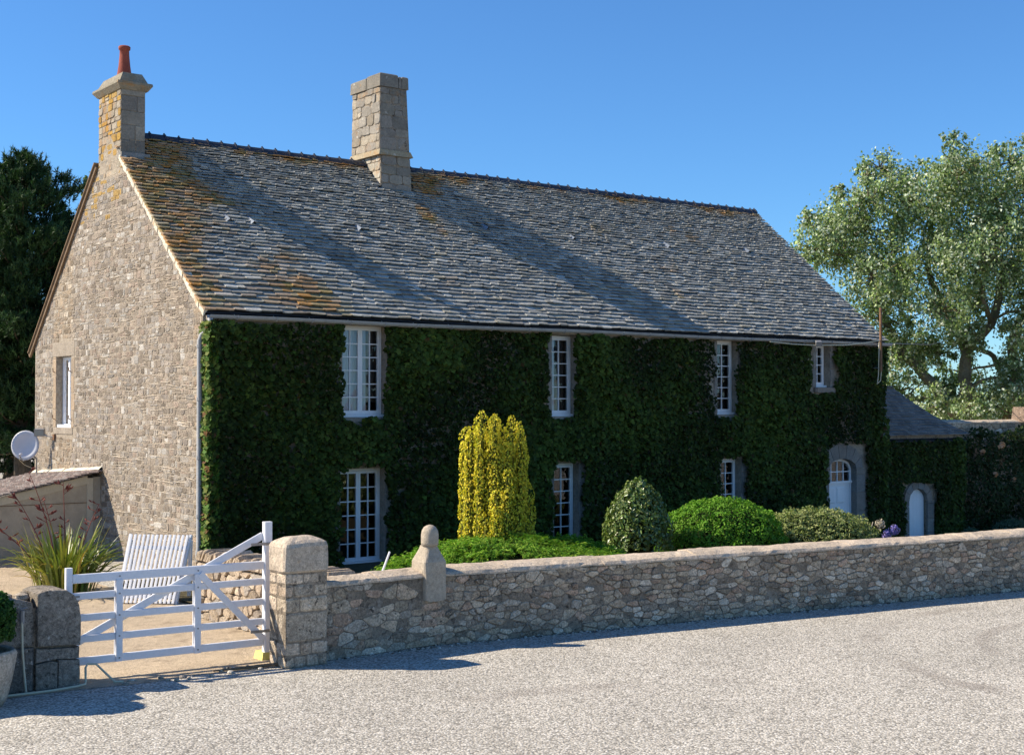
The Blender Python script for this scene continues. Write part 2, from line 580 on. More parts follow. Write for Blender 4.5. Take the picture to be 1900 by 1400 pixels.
def rubble(u0, u1, v0, v1, sx, sy, jit=.3, drop=.1, seed=0, gap=.008):
    """rubble stones: cells round jittered points, wider than high, shrunk by the joint, their sharp corners cut"""
    R = random.Random(seed)
    k = sy / sx
    grid, pts = {}, []
    nv = max(1, round((v1 - v0) / sy))
    for i in range(nv):
        v = v0 + (v1 - v0) * (i + .5) / nv
        u = u0 + sx * R.uniform(.1, .9)
        while u < u1:
            if R.random() > drop:
                p = ((u + R.uniform(-jit, jit) * sx) * k, v + R.uniform(-jit, jit) * sy * .8 + .35 * sy * mnoise.noise((u * .9, i * .3, seed)))
                pts.append(p)
                grid.setdefault((int(p[0] // sy), int(p[1] // sy)), []).append(p)
            u += sx * R.uniform(.65, 1.4)
    out = []
    for p in pts:
        b = 2.2 * sy
        x0, x1, y0, y1 = max(u0 * k, p[0] - b), min(u1 * k, p[0] + b), max(v0, p[1] - b), min(v1, p[1] + b)
        poly = [(x0, y0), (x1, y0), (x1, y1), (x0, y1)]
        gx, gy = int(p[0] // sy), int(p[1] // sy)
        for i in range(-3, 4):
            for j in range(-3, 4):
                for q in grid.get((gx + i, gy + j), ()):
                    if q is p or not poly:
                        continue
                    n = (q[0] - p[0], q[1] - p[1])
                    poly = clip(poly, n, (q[0] ** 2 + q[1] ** 2 - p[0] ** 2 - p[1] ** 2) / 2)
        poly = [(a / k, c) for a, c in poly]
        if len(poly) < 3 or area(poly) < 1e-4:
            continue
        src = poly
        for i in range(len(src)):
            a, c = src[i], src[(i + 1) % len(src)]
            ln = math.hypot(c[0] - a[0], c[1] - a[1])
            if ln < 1e-6:
                continue
            n = ((c[1] - a[1]) / ln, -(c[0] - a[0]) / ln)
            poly = clip(poly, n, n[0] * a[0] + n[1] * a[1] - gap * R.uniform(.6, 1.5))
        poly = [q for i, q in enumerate(poly) if math.hypot(q[0] - poly[i - 1][0], q[1] - poly[i - 1][1]) > .006]
        if len(poly) < 3 or area(poly) < .0012:
            continue
        pl = []
        for i in range(len(poly)):
            a, c, d = poly[i - 1], poly[i], poly[(i + 1) % len(poly)]
            e, f = (a[0] - c[0], a[1] - c[1]), (d[0] - c[0], d[1] - c[1])
            co = (e[0] * f[0] + e[1] * f[1]) / (math.hypot(*e) * math.hypot(*f) + 1e-9)
            if co > -.62:
                t1, t2 = R.uniform(.1, .28), R.uniform(.1, .28)
                pl += [(c[0] + e[0] * t1, c[1] + e[1] * t1), (c[0] + f[0] * t2, c[1] + f[1] * t2)]
            else:
                pl.append(c)
        out.append(pl)
    return out


def stone(poly, P, proud, inset=.16, depth=.03, bulge=.4, R=random):
    """a stone with a sunk root, a rounded arris and a face; P(u, v, h) maps the wall plane into space"""
    n = len(poly)
    cx, cy = sum(p[0] for p in poly) / n, sum(p[1] for p in poly) / n
    tx, ty = R.uniform(-.25, .25), R.uniform(-.25, .25)
    ext = max(max(p[0] for p in poly) - min(p[0] for p in poly), .05)
    vs = [P(p[0], p[1], -depth) for p in poly]
    vs += [P(p[0], p[1], proud * (1 - bulge)) for p in poly]
    for p in poly:
        dx, dy = p[0] - cx, p[1] - cy
        vs.append(P(cx + dx * (1 - inset), cy + dy * (1 - inset), proud * (1 + (tx * dx + ty * dy) / ext * 1.2)))
    fs = []
    for r in range(2):
        fs += [(r * n + i, r * n + (i + 1) % n, (r + 1) * n + (i + 1) % n, (r + 1) * n + i) for i in range(n)]
    fs.append(tuple(range(2 * n, 3 * n)))
    return vs, fs


def rblock(mb, rings, r=.03, col=(.5, .5, .5), amp=.008, seed=0, step=.12):
    """weathered block: rings of (x0, x1, y0, y1, z) with rounded corners, its faces slightly uneven"""
    x0, x1, y0, y1 = rings[0][:4]
    nx, ny = max(1, int((x1 - x0) / step)), max(1, int((y1 - y0) / step))

    def ring(c, z):
        a, b, d, e = c
        q = min(r, (b - a) * .3, (e - d) * .3)
        pts = [(lerp_(a + q, b - q, i / nx), d) for i in range(nx + 1)] + [(b - q * .3, d + q * .3)]
        pts += [(b, lerp_(d + q, e - q, i / ny)) for i in range(ny + 1)] + [(b - q * .3, e - q * .3)]
        pts += [(lerp_(b - q, a + q, i / nx), e) for i in range(nx + 1)] + [(a + q * .3, e - q * .3)]
        pts += [(a, lerp_(e - q, d + q, i / ny)) for i in range(ny + 1)] + [(a + q * .3, d + q * .3)]
        out = []
        for x, y in pts:
            n = mnoise.noise_vector((x * 4 + seed, y * 4, z * 4)) * amp * 1.5 + mnoise.noise_vector((x * 13 + seed, y * 13, z * 13)) * amp * .7
            out.append((x + n.x, y + n.y, z + n.z * .6))
        return out
    vs, fs = [], []
    full = []
    for i in range(len(rings) - 1):
        A, B = rings[i], rings[i + 1]
        k = max(1, int(abs(B[4] - A[4]) / step))
        for j in range(k):
            full.append([lerp_(A[t], B[t], j / k) for t in range(5)])
    full.append(list(rings[-1]))
    for f in full:
        vs += ring(f[:4], f[4])
    n = len(vs) // len(full)
    for i in range(len(full) - 1):
        fs += [(i * n + k, i * n + (k + 1) % n, (i + 1) * n + (k + 1) % n, (i + 1) * n + k) for k in range(n)]
    fs += [tuple(range(n))[::-1], tuple(range((len(full) - 1) * n, len(full) * n))]
    return mb.add(vs, fs, col)


def lerp_(a, b, t):
    return a + (b - a) * t


def pick(pal, R=random, var=.16):
    c = R.choice(pal)
    k = 1 + R.uniform(-var, var)
    return tuple(x * k for x in c)


GABLE_PAL = [(.27, .225, .175), (.46, .41, .345), (.36, .30, .235), (.39, .325, .255), (.34, .285, .225), (.41, .34, .265), (.35, .30, .25), (.37, .315, .26), (.33, .27, .21), (.38, .30, .235), (.36, .32, .275), (.40, .35, .29), (.52, .48, .42)]
WALL_PAL = [(.50, .40, .285), (.42, .335, .235), (.55, .44, .315), (.38, .305, .225), (.52, .39, .265), (.46, .385, .295), (.64, .545, .42), (.49, .34, .235), (.30, .24, .175)]
DRY_PAL = [(.44, .35, .25), (.38, .30, .215), (.48, .39, .29), (.35, .29, .23), (.42, .33, .24), (.40, .35, .29)]
GRAN_PAL = [(.23, .21, .185), (.20, .185, .165), (.25, .23, .20), (.21, .20, .185), (.24, .21, .18)]

# ================================================================== ground
def sstep(t):
    t = min(1, max(0, t))
    return t * t * (3 - 2 * t)


def ground_z(x, y):
    """level forecourt; behind the long wall the garden falls away towards the outbuilding"""
    return -1.0 * sstep((x - 13) / 8) * sstep((y + 9.2 + .149 * max(0, x)) / 3.5)


xs = [-900, -300, -120, -60, -30] + [-20 + i for i in range(60)] + [45, 60, 90, 150, 300, 900]
ys = [-900, -300, -120, -60, -35] + [-25 + i for i in range(60)] + [40, 60, 90, 150, 300, 900]
mb = MB()
gv = [(x, y, ground_z(x, y)) for y in ys for x in xs]
nx = len(xs)
mb.add(gv, [(j * nx + i, j * nx + i + 1, (j + 1) * nx + i + 1, (j + 1) * nx + i) for j in range(len(ys) - 1) for i in range(nx - 1)])
mb.build('gravel_ground', M['gravel'], smooth=True, kind='structure', label='pale gravel forecourt in front of the stone wall', category='ground')

# sandy yard inside the gate and the planted bed behind the long wall, thin sheets over the ground
mb = MB()
yl = [(-30, -8.30), (-12, -8.42), (-5.4, -8.50), (-4.6, -8.62), (-3.9, -8.52), (-3.3, -8.66), (-2.9, -8.62), (-2.35, -8.3), (-1.8, -8.2)]
n = len(yl)
vs = [(x, y, .004) for x, y in yl] + [(x, -4.5, .006) for x, y in yl] + [(x, 5.1, .006) for x, y in yl]
mb.add(vs, [(r * n + i, r * n + i + 1, (r + 1) * n + i + 1, (r + 1) * n + i) for r in range(2) for i in range(n - 1)])
mb.build('yard_ground', M['yard'], kind='structure', label='sandy yard inside the white gate', category='ground')
mb = MB()
gx = [-1.6 + i * .8 for i in range(37)]
gy = [-8.1, -6.5, -5, -3.5, -2, -1, 0.3]
vs = []
for y in gy:
    for x in gx:
        yy = y - .149 * max(0, x) * (1 if y < -7 else 0)
        vs.append((x, yy, ground_z(x, yy) + .05))
n = len(gx)
mb.add(vs, [(j * n + i, j * n + i + 1, (j + 1) * n + i + 1, (j + 1) * n + i) for j in range(len(gy) - 1) for i in range(n - 1)])
mb.build('garden_ground', M['soil'], smooth=True, kind='structure', label='dark planted garden bed behind the long wall', category='ground')

# ================================================================== farmhouse
HL, HW = 20.35, 9.55          # length, depth
RY = 4.77                     # ridge


def zroof(y):
    t = y + .15
    return 5.04 + .78 * t + .013 * t * t


def zback(y):
    return zroof(RY) - (y - RY) * (zroof(RY) - 4.62) / (9.75 - RY)


house = thing('stone_farmhouse', 'long stone farmhouse with slate roof, two chimneys and creeper over its front', 'house', (HL / 2, HW / 2, 0))

# openings: x0, x1, z0, z1
OPEN = dict(u1=(3.04, 4.10, 3.04, 4.93), l1=(3.00, 4.07, .03, 1.99), u2=(8.50, 9.23, 3.03, 4.88), l2=(8.56, 9.30, .10, 1.96),
            u3=(13.82, 14.56, 3.05, 4.92), l3=(13.94, 14.68, .10, 1.94), u4=(17.56, 18.13, 3.76, 4.93), door=(18.00, 19.19, -.4, 1.62))


def holed_sheet(mb, us, vs_, holes, P):
    us, vs_ = sorted(set(us)), sorted(set(vs_))
    for i in range(len(us) - 1):
        for j in range(len(vs_) - 1):
            cu, cv = (us[i] + us[i + 1]) / 2, (vs_[j] + vs_[j + 1]) / 2
            if any(h[0] < cu < h[1] and h[2] < cv < h[3] for h in holes):
                continue
            mb.add([P(us[i], vs_[j], 0), P(us[i + 1], vs_[j], 0), P(us[i + 1], vs_[j + 1], 0), P(us[i], vs_[j + 1], 0)], [(0, 1, 2, 3)])


def reveals(mb, h, P, d):
    a, b, c, e = h
    for q in (((a, c), (a, e)), ((b, c), (b, e)), ((a, c), (b, c)), ((a, e), (b, e))):
        (u0, v0), (u1, v1) = q
        mb.add([P(u0, v0, 0), P(u1, v1, 0), P(u1, v1, -d), P(u0, v0, -d)], [(0, 1, 2, 3)])


PF = lambda u, v, h: (u, -h, v)                    # front wall plane
mb = MB()
xs_ = [0, HL] + [k for o in OPEN.values() for k in o[:2]]
zs_ = [-.3, 5.0] + [k for o in OPEN.values() for k in o[2:]]
hl = list(OPEN.values())
hl[-1] = (18.00, 19.19, -.4, 1.86)
zs_ += [-.3, 1.86]
xs_.append(21)
xs_ = [x for x in xs_ if x <= HL]
holed_sheet(mb, xs_, [z for z in zs_ if z >= -.3] + [-1.2], hl, PF)
for k, o in OPEN.items():
    if k != 'door':
        reveals(mb, o, PF, .32)
reveals(mb, (18.00, 19.19, -1.0, 1.86), PF, .4)
mb.build('front_wall', M['facade'], house)

# gable facing the yard
GW = (7.06, 8.06, 2.76, 4.42)
PG = lambda u, v, h: (-h, u, v)


def gable_top(y):
    return zroof(y) - .03 if y <= RY else zback(y) - .03


mb = MB()
yb = sorted(set([0, .4, .9, 1.4, 2, 2.6, 3.2, 3.7, 4.15, RY, 5.45, 6.2, GW[0], 7.5, GW[1], 8.6, 9.1, HW]))
for i in range(len(yb) - 1):
    a, b = yb[i], yb[i + 1]
    if GW[0] <= a and b <= GW[1]:
        mb.add([PG(a, -.2, 0), PG(b, -.2, 0), PG(b, GW[2], 0), PG(a, GW[2], 0)], [(0, 1, 2, 3)])
        mb.add([PG(a, GW[3], 0), PG(b, GW[3], 0), PG(b, gable_top(b), 0), PG(a, gable_top(a), 0)], [(0, 1, 2, 3)])
    else:
        mb.add([PG(a, -.2, 0), PG(b, -.2, 0), PG(b, gable_top(b), 0), PG(a, gable_top(a), 0)], [(0, 1, 2, 3)])
reveals(mb, GW, PG, .34)
gable = mb.build('gable_wall', M['mortar'], house)

R = random.Random(5)
items = []
ribs = MB()
for pl in courses(0.02, HW - .02, .02, 9.2, (.065, .135), (.09, .25), gap=.006, amp=.035, jit=.24, cut=(.1, .32), split=.16, seed=3, big=.10):
    c = (sum(p[0] for p in pl) / len(pl), sum(p[1] for p in pl) / len(pl))
    if GW[0] - .26 < c[0] < GW[1] + .26 and GW[2] - .2 < c[1] < GW[3] + .36:
        continue
    if 4.15 < c[0] < 5.45 and c[1] > 8.25:
        continue
    y0 = c[0]
    e = .05
    m_ = (gable_top(y0 + e) - gable_top(y0 - e)) / (2 * e)
    pl = clip(pl, (-m_, 1), gable_top(y0) - .02 - m_ * y0)
    if len(pl) < 4 or area(pl) < .0025:
        continue
    wide = max(p[0] for p in pl) - min(p[0] for p in pl)
    vs, fs = stone(pl, PG, R.uniform(.001, .012), .12, .02, .5, R)
    col = tuple(.80 * q for q in pick(GABLE_PAL, R, .24))
    if c[1] > 7.2 and R.random() < (c[1] - 7.0) * .28:
        col = (.38, .25, .09)
    if c[0] < .35 or (7.0 < c[0] < 8.2):
        col = tuple(k * g for k, g in zip(col, (1.08, 1.02, .92)))
    items.append((vs, fs, col, not (y0 > 5.1 and c[1] < 1.9) and c[1] > .5))
pieces(gable, 'stone', items, M['stone'], 'small_stones')
# raised ribbons of pale pointing along some joints
R = random.Random(55)
rib_n = 0
while rib_n < 300:
    y0, z0 = R.uniform(.1, 6.6), R.uniform(.6, 8.6)
    if z0 > gable_top(y0) - .25 or (y0 > 4.9 and z0 < 2.0) or R.random() < y0 / 9:
        continue
    y, z = y0, z0
    pts = [(y, z)]
    for k in range(R.randint(2, 7)):
        y += R.uniform(.06, .12)
        z += R.uniform(-.009, .010)
        if z > gable_top(y) - .06:
            break
        pts.append((y, z))
    if len(pts) < 3:
        continue
    vs, fs = [], []
    for i, (a, b) in enumerate(pts):
        w_ = R.uniform(.003, .0075) * (.4 if i in (0, len(pts) - 1) else 1)
        vs += [(-.004, a, b - w_), (-.017, a, b - w_ * .3), (-.015, a, b + w_ * .5), (-.004, a, b + w_)]
    for i in range(len(pts) - 1):
        fs += [(i * 4 + k, i * 4 + k + 1, i * 4 + k + 5, i * 4 + k + 4) for k in range(3)]
    ribs.add(vs, fs)
    rib_n += 1
ribs.build('raised_pointing', mat('pale_pointing', (.60, .52, .41), mott=[(20, .15)], bump=[(40, .004)], spec=.05), gable, kind='stuff')

# dressed surround of the gable window
def block(parent, name, m, P, u0, u1, v0, v1, proud, col, depth=.05, r=.02, R=random):
    j = lambda: R.uniform(-.008, .008)
    pl = [(u0 + r + j(), v0), (u1 - r, v0 + j()), (u1, v0 + r), (u1 + j(), v1 - r), (u1 - r, v1 + j()), (u0 + r, v1), (u0 + j(), v1 - r), (u0, v0 + r + j())]
    vs, fs = stone(pl, P, proud, min(.1, .012 / max(.05, min(u1 - u0, v1 - v0)) * 2), depth, .35, R)
    return MB().add(vs, fs, col).build(name, m, parent)


DRESS = [(.36, .275, .19), (.34, .27, .195), (.38, .29, .20)]
block(gable, 'lintel', M['granite'], PG, GW[0] - .22, GW[1] + .25, GW[3], GW[3] + .33, .010, (.33, .28, .22), R=R)
block(gable, 'sill', M['granite'], PG, GW[0] - .12, GW[1] + .12, GW[2] - .15, GW[2], .016, (.33, .28, .22), R=R)
for s in (0, 1):
    z = GW[2]
    k = 0
    while z < GW[3] - .05:
        h_ = min(R.uniform(.34, .46), GW[3] - z)
        w_ = .24 if k % 2 else .19
        a, b = (GW[0] - w_, GW[0]) if s == 0 else (GW[1], GW[1] + w_)
        block(gable, 'jamb_stone', M['granite'], PG, a + .005, b - .004, z + .004, z + h_ - .004, .008, pick(DRESS, R, .06), R=R)
        z += h_
        k += 1

# other walls, unseen sides kept plain
mb = MB()
mb.add([(0, HW, -.2), (HL, HW, -.2), (HL, HW, 4.8), (0, HW, 4.8)], [(0, 1, 2, 3)])
mb.build('rear_wall', M['mortar'], house)
mb = MB()
for i in range(len(yb) - 1):
    a, b = yb[i], yb[i + 1]
    mb.add([(HL, a, -1.2), (HL, b, -1.2), (HL, b, gable_top(b)), (HL, a, gable_top(a))], [(0, 1, 2, 3)])
mb.build('far_gable_wall', M['mortar'], house)
mb = MB().box((.4, .42, -.25), (HL - .3, 9.2, .02))
mb.box((.4, .42, 2.4), (HL - .3, 9.2, 2.7)).box((.4, 4.2, .02), (HL - .3, 4.4, 4.8))
mb.build('interior', M['dark'], house)


# ------------------------------------------------------------------ roof
def zr(x, y):
    return zroof(y) + .035 * mnoise.noise((x * .22, y * .35, 3.1)) + .03 * math.sin(x * .31 + 1) * sstep(y / 2) * sstep((RY - y) / 1.5)


CH1 = (-.02, .57, 4.06, 5.46)     # chimney on the gable
CH2 = (6.40, 7.42, 3.98, 5.36)    # chimney on the ridge
mb = MB()
nx_, ny_ = 42, 14
vs = []
for j in range(ny_ + 1):
    y = -.13 + (RY + .13) * j / ny_
    for i in range(nx_ + 1):
        x = HL * i / nx_
        vs.append((x, y, zr(x, y) - .035))
mb.add(vs, [(j * (nx_ + 1) + i, j * (nx_ + 1) + i + 1, (j + 1) * (nx_ + 1) + i + 1, (j + 1) * (nx_ + 1) + i) for j in range(ny_) for i in range(nx_)])
mb.add([(.02, RY, zr(0, RY)), (HL + .03, RY, zr(HL, RY)), (HL + .03, 9.8, 4.58), (.02, 9.8, 4.58)], [(0, 1, 2, 3)])
roof = mb.build('roof', M['roof_under'], house)


def orange_at(x, y):
    """how much lichen grows on the roof here: along the near verge, under the ridge, below the ridge chimney"""
    n1 = mnoise.fractal((x * .55, y * .75, 9.0), 1.0, 2.0, 4)
    n2 = mnoise.noise((x * 2.1, y * 2.6, 4.0))
    v = 0
    v += max(0, 1.0 - x / (1.7 + .40 * (4.8 - y))) * 1.0
    v += max(0, 1 - (RY - y) / .55) * (.85 if x < 6.5 else .45 + .45 * sstep((x - 9) / 10))
    v += max(0, 1 - math.hypot((x - 7.0 - (3.8 - y) * .25) / .55, (y - 3.3) / 1.2)) * 1.0
    v += max(0, 1 - math.hypot((x - 7.85) / .6, (y - 4.0) / .8)) * .8
    return v * 1.25 + n1 * .7 + n2 * .25 - .40


R = random.Random(21)
items = []
y, row = -.15, 0
while y < RY - .06:
    f = max(0, y) / RY
    sp = (.158 - .066 * f) * R.uniform(.93, 1.07)       # exposed length along the slope
    m_ = .78 + .026 * (y + .15)
    nl = math.hypot(1, m_)
    x = -.05 - R.uniform(0, .1)
    while x < HL + .02:
        w_ = (.27 - .12 * f) * R.uniform(.55, 1.45)
        x0, x1 = max(x, -.05), min(x + w_ - .006, HL + .05)
        x += w_
        if x1 - x0 < .05:
            continue
        cx = (x0 + x1) / 2
        if CH1[0] < cx < CH1[1] and y + .05 > CH1[2]:
            continue
        if CH2[0] < cx < CH2[1] and y + .03 > CH2[2]:
            continue
        yb_ = y + .016 * mnoise.noise((cx * .6, row * .35, 0)) * 2 + R.uniform(-.010, .010)
        ln = sp * R.uniform(1.5, 1.75) / nl
        yt = min(yb_ + ln, RY)
        th = R.uniform(.020, .034)
        lift = R.uniform(.042, .060)
        tw = R.uniform(-.007, .007)
        nrm = Vector((0, -m_, 1)) / nl
        b0, b1 = R.uniform(0, .018), R.uniform(0, .018)
        k0, k1 = R.uniform(.08, .3), R.uniform(.7, .92)
        out = [(x0, yt, -.012), (x1, yt, -.012), (x1, yb_ + b1, lift + tw), (x0 + (x1 - x0) * k1, yb_ + R.uniform(-.008, .008), lift + tw * .6), (x0 + (x1 - x0) * k0, yb_ + R.uniform(-.008, .008), lift - tw * .6), (x0, yb_ + b0, lift - tw)]
        top = [Vector((a, b, zr(a, b))) + nrm * (h_ + th) for a, b, h_ in out]
        bot = [Vector((a, b, zr(a, b))) + nrm * h_ for a, b, h_ in out]
        fs = [(0, 1, 2, 3, 4, 5)] + [(i, (i + 1) % 6, (i + 1) % 6 + 6, i + 6) for i in range(1, 6)]
        o_ = orange_at(cx, yb_)
        t = R.random()
        base = (.35, .345, .305) if t < .55 else ((.46, .45, .40) if t < .8 else ((.26, .255, .23) if t < .93 else (.38, .355, .28)))
        k = R.uniform(.70, 1.05)
        c = [q * k for q in base]
        if o_ > 0:
            a_ = min(.92, o_ * 2.4) * R.uniform(.5, 1)
            oc = (.40, .19, .035) if R.random() < .6 else (.30, .20, .045)
            c = [c[i] * (1 - a_) + oc[i] * a_ for i in range(3)]
        items.append((top + bot, fs, tuple(c), True))
    y += sp / nl
    row += 1
pieces(roof, 'slate', items, M['slate'], 'small_slates')

# ridge tiles with a raised roll at every joint
R = random.Random(2)
x = .58
while x < HL:
    ln = .345
    if CH2[0] - .05 < x + ln / 2 < 7.2 + .05:
        x += .05
        continue
    x1 = min(x + ln, HL + .03)
    mb = MB()
    prof = [(-.15, -.13), (-.10, -.045), (-.04, .012), (.04, .012), (.10, -.045), (.15, -.13)]
    zz = zr(x, RY) + .07 + R.uniform(-.008, .008)
    for (a, b, up) in ((x, x1 - .05, 0), (x1 - .05, x1 - .004, .02)):
        vs = [(a, RY + p, zz + q + up) for p, q in prof] + [(b, RY + p, zz + q + up) for p, q in prof]
        mb.add(vs, [(i, i + 1, i + 7, i + 6) for i in range(5)] + [tuple(range(6)), tuple(range(6, 12))])
    mb.box((x1 - .04, RY - .018, zz + .03), (x1 - .014, RY + .018, zz + .062))
    mb.build('ridge_tile', M['ridge'], roof)
    x += ln

# lead ventilation hoods between the slates
for (x, y) in ((1.65, 2.33), (4.91, 2.43), (8.8, 2.9), (11.52, 2.86), (14.93, 2.9), (18.13, 2.95), (2.2, 2.32)):
    w_, l_ = (.10, .26) if x > 1.7 and x < 18 else (.12, .26)
    z0 = zr(x, y)
    m_ = .84
    mb = MB()
    a, b, c, d = (x - w_, y - .05, zr(x, y - .05) + .05), (x + w_, y - .05, zr(x, y - .05) + .05), (x + .03, y + l_, zr(x, y + l_) + .05), (x - .03, y + l_, zr(x, y + l_) + .05)
    e = (x, y - .07, zr(x, y - .07) + .17)
    mb.add([a, b, c, d, e], [(0, 4, 3), (4, 1, 2), (4, 2, 3)])
    f0 = [(x - w_ * 1.3, y - .17, zr(x, y - .17) + .062), (x + w_ * 1.3, y - .17, zr(x, y - .17) + .062), (x + w_ * 1.2, y - .04, zr(x, y - .04) + .062), (x - w_ * 1.2, y - .04, zr(x, y - .04) + .062)]
    mb.add(f0, [(0, 1, 2, 3)])
    mb.build('roof_vent', M['lead'], roof)

# rough mortar fillet along the near verge
mb = MB()
R = random.Random(31)
y = -.1
while y < 4.12:
    l_ = R.uniform(.06, .16)
    y1 = min(y + l_, 4.14)
    zt0, zt1 = zr(0, y) + R.uniform(.015, .05), zr(0, y1) + R.uniform(.015, .05)
    xo, xi = -.05 + R.uniform(-.012, .012), .10 + R.uniform(-.03, .03)
    zb0, zb1 = zr(0, y) - .10 + R.uniform(-.02, .02), zr(0, y1) - .10 + R.uniform(-.02, .02)
    mb.add([(xo, y, zb0), (xo, y1, zb1), (xo + .015, y1, zt1 - .02), (xo + .015, y, zt0 - .02), (xi, y1, zt1 + .012), (xi, y, zt0 + .012)], [(0, 1, 2, 3), (3, 2, 4, 5), (0, 3, 5), (1, 4, 2)])
    y = y1
mb.build('verge_mortar', M['lichen_mortar'], house)
mb = MB()
p, q = Vector((-.035, 5.46, zback(5.46) - .0)), Vector((-.035, 9.86, zback(9.86) - .03))
mb.beam(p, q, .05, .11, side=(1, 0, 0))
mb.beam(p + Vector((.01, 0, .075)), q + Vector((.01, 0, .075)), .14, .03, side=(1, 0, 0))
mb.build('verge_board', M['wood'], house)

# ------------------------------------------------------------------ chimneys
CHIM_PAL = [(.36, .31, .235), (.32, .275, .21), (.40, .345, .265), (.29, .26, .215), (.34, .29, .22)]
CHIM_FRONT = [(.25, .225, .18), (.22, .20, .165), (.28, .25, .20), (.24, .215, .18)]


def quad_prism(mb, c0, c1, z0, z1, col=(.5, .5, .5)):
    """frustum between rectangles c0 at z0 and c1 at z1, each (x0, x1, y0, y1)"""
    vs = []
    for c, z in ((c0, z0), (c1, z1)):
        vs += [(c[0], c[2], z), (c[1], c[2], z), (c[1], c[3], z), (c[0], c[3], z)]
    return mb.add(vs, [(0, 1, 5, 4), (1, 2, 6, 5), (2, 3, 7, 6), (3, 0, 4, 7), (4, 5, 6, 7), (3, 2, 1, 0)], col)


def face_stones(parent, P, u0, u1, v0, v1, h, w, pal, m, seed, proud=(.008, .02), low=None, **kw):
    R = random.Random(seed)
    for pl in courses(u0, u1, v0, v1, h, w, seed=seed, **kw):
        if low:
            c = (sum(p[0] for p in pl) / 8, sum(p[1] for p in pl) / 8)
            if c[1] < low(c[0]):
                continue
        vs, fs = stone(pl, P, R.uniform(*proud), .12, .03, .4, R)
        MB().add(vs, fs, pick(pal, R)).build('stone', m, parent)


ch1 = MB()
quad_prism(ch1, (.012, .55, 4.16, 5.46), (.012, .55, 4.17, 5.43), 7.9, 10.12)
ch1 = ch1.build('chimney', M['mortar_dark'], house)
face_stones(ch1, lambda u, v, h: (.012 - h, u, v), 4.16, 5.44, 8.24, 10.08, (.10, .18), (.14, .36), CHIM_PAL + [(.42, .26, .07), (.38, .24, .08), (.40, .27, .10)], M['chimney'], 41, (.006, .02), gap=.009, amp=.012)
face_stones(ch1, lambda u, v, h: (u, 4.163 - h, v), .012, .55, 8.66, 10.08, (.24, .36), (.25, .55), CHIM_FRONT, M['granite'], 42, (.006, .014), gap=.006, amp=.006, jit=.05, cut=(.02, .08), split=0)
mb = MB()
quad_prism(mb, (-.02, .60, 4.13, 5.46), (-.11, .68, 4.04, 5.55), 10.06, 10.17)
quad_prism(mb, (-.11, .68, 4.04, 5.55), (-.10, .67, 4.05, 5.54), 10.17, 10.22)
quad_prism(mb, (-.04, .60, 4.11, 5.47), (.07, .50, 4.22, 5.34), 10.22, 10.44)
mb.c = [(.27, .24, .18)] * len(mb.f)
mb.build('chimney_cap', M['chimney'], ch1)
mb = MB()
quad_prism(mb, (-.02, .66, 4.06, 4.30), (0, .63, 4.09, 4.30), 8.56, 8.70)
quad_prism(mb, (-.02, .70, 3.96, 4.12), (0, .66, 4.02, 4.20), 8.44, 8.56)
mb.c = [(.25, .235, .21)] * len(mb.f)
mb.build('chimney_plinth', M['granite'], ch1)
mb = MB().lathe((.30, 4.72, 10.42), [(.165, 0), (.16, .05), (.125, .28), (.105, .50), (.10, .62), (.125, .63), (.13, .69), (.11, .71), (.085, .66), (.08, .2)], 14)
mb.build('chimney_pot', M['terracotta'], ch1, smooth=True)

ch2 = MB()
quad_prism(ch2, (6.46, 7.36, 4.02, 5.10), (6.45, 7.27, 4.03, 5.28), 8.2, 9.40)
quad_prism(ch2, (6.42, 7.27, 4.02, 5.34), (6.44, 7.18, 4.04, 5.32), 9.44, 11.22)
ch2 = ch2.build('chimney', M['mortar_dark'], house)


def lerp(a, b, t):
    return a + (b - a) * t


face_stones(ch2, lambda u, v, h: (lerp(6.42, 6.44, (v - 9.44) / 1.78) - h, u, v), 4.03, 5.33, 9.46, 11.0, (.17, .30), (.16, .5), CHIM_PAL, M['chimney'], 51, (.006, .028), gap=.006, amp=.02, jit=.22)
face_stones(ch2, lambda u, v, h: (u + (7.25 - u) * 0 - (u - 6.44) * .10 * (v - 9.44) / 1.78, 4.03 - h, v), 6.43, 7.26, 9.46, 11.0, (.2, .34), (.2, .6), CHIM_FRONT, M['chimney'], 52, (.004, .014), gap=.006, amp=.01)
face_stones(ch2, lambda u, v, h: (6.455 - h, u, v), 4.04, 5.06, 8.4, 9.34, (.16, .26), (.2, .5), [(.46, .42, .34), (.42, .38, .31)], M['chimney'], 53, (.008, .02), gap=.008, low=lambda u: zroof(u) - .02)
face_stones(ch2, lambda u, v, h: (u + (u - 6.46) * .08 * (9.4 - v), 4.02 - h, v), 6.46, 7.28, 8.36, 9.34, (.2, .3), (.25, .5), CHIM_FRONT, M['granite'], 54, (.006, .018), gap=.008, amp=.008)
mb = MB()
quad_prism(mb, (6.36, 7.34, 3.95, 5.40), (6.40, 7.28, 3.99, 5.36), 9.33, 9.47)
mb.c = [(.36, .30, .20)] * len(mb.f)
mb.build('chimney_band', M['chimney'], ch2)
R = random.Random(8)
for (a, b, c, d, t) in ((6.40, 6.93, 3.99, 4.62, 11.33), (6.945, 7.03, 3.995, 4.62, 11.30), (7.04, 7.23, 4.0, 4.63, 11.31), (6.39, 6.85, 4.63, 5.37, 11.30), (6.86, 7.22, 4.64, 5.36, 11.29)):
    mb = MB()
    quad_prism(mb, (a, b, c, d), (a + .01, b - .006, c + .01, d - .008), 11.0, t - .03)
    quad_prism(mb, (a + .01, b - .006, c + .01, d - .008), (a + .05, b - .02, c + .05, d - .04), t - .03, t)
    mb.c = [pick(CHIM_FRONT, R)] * len(mb.f)
    mb.build('cap_stone', M['chimney'], ch2)
mb = MB()
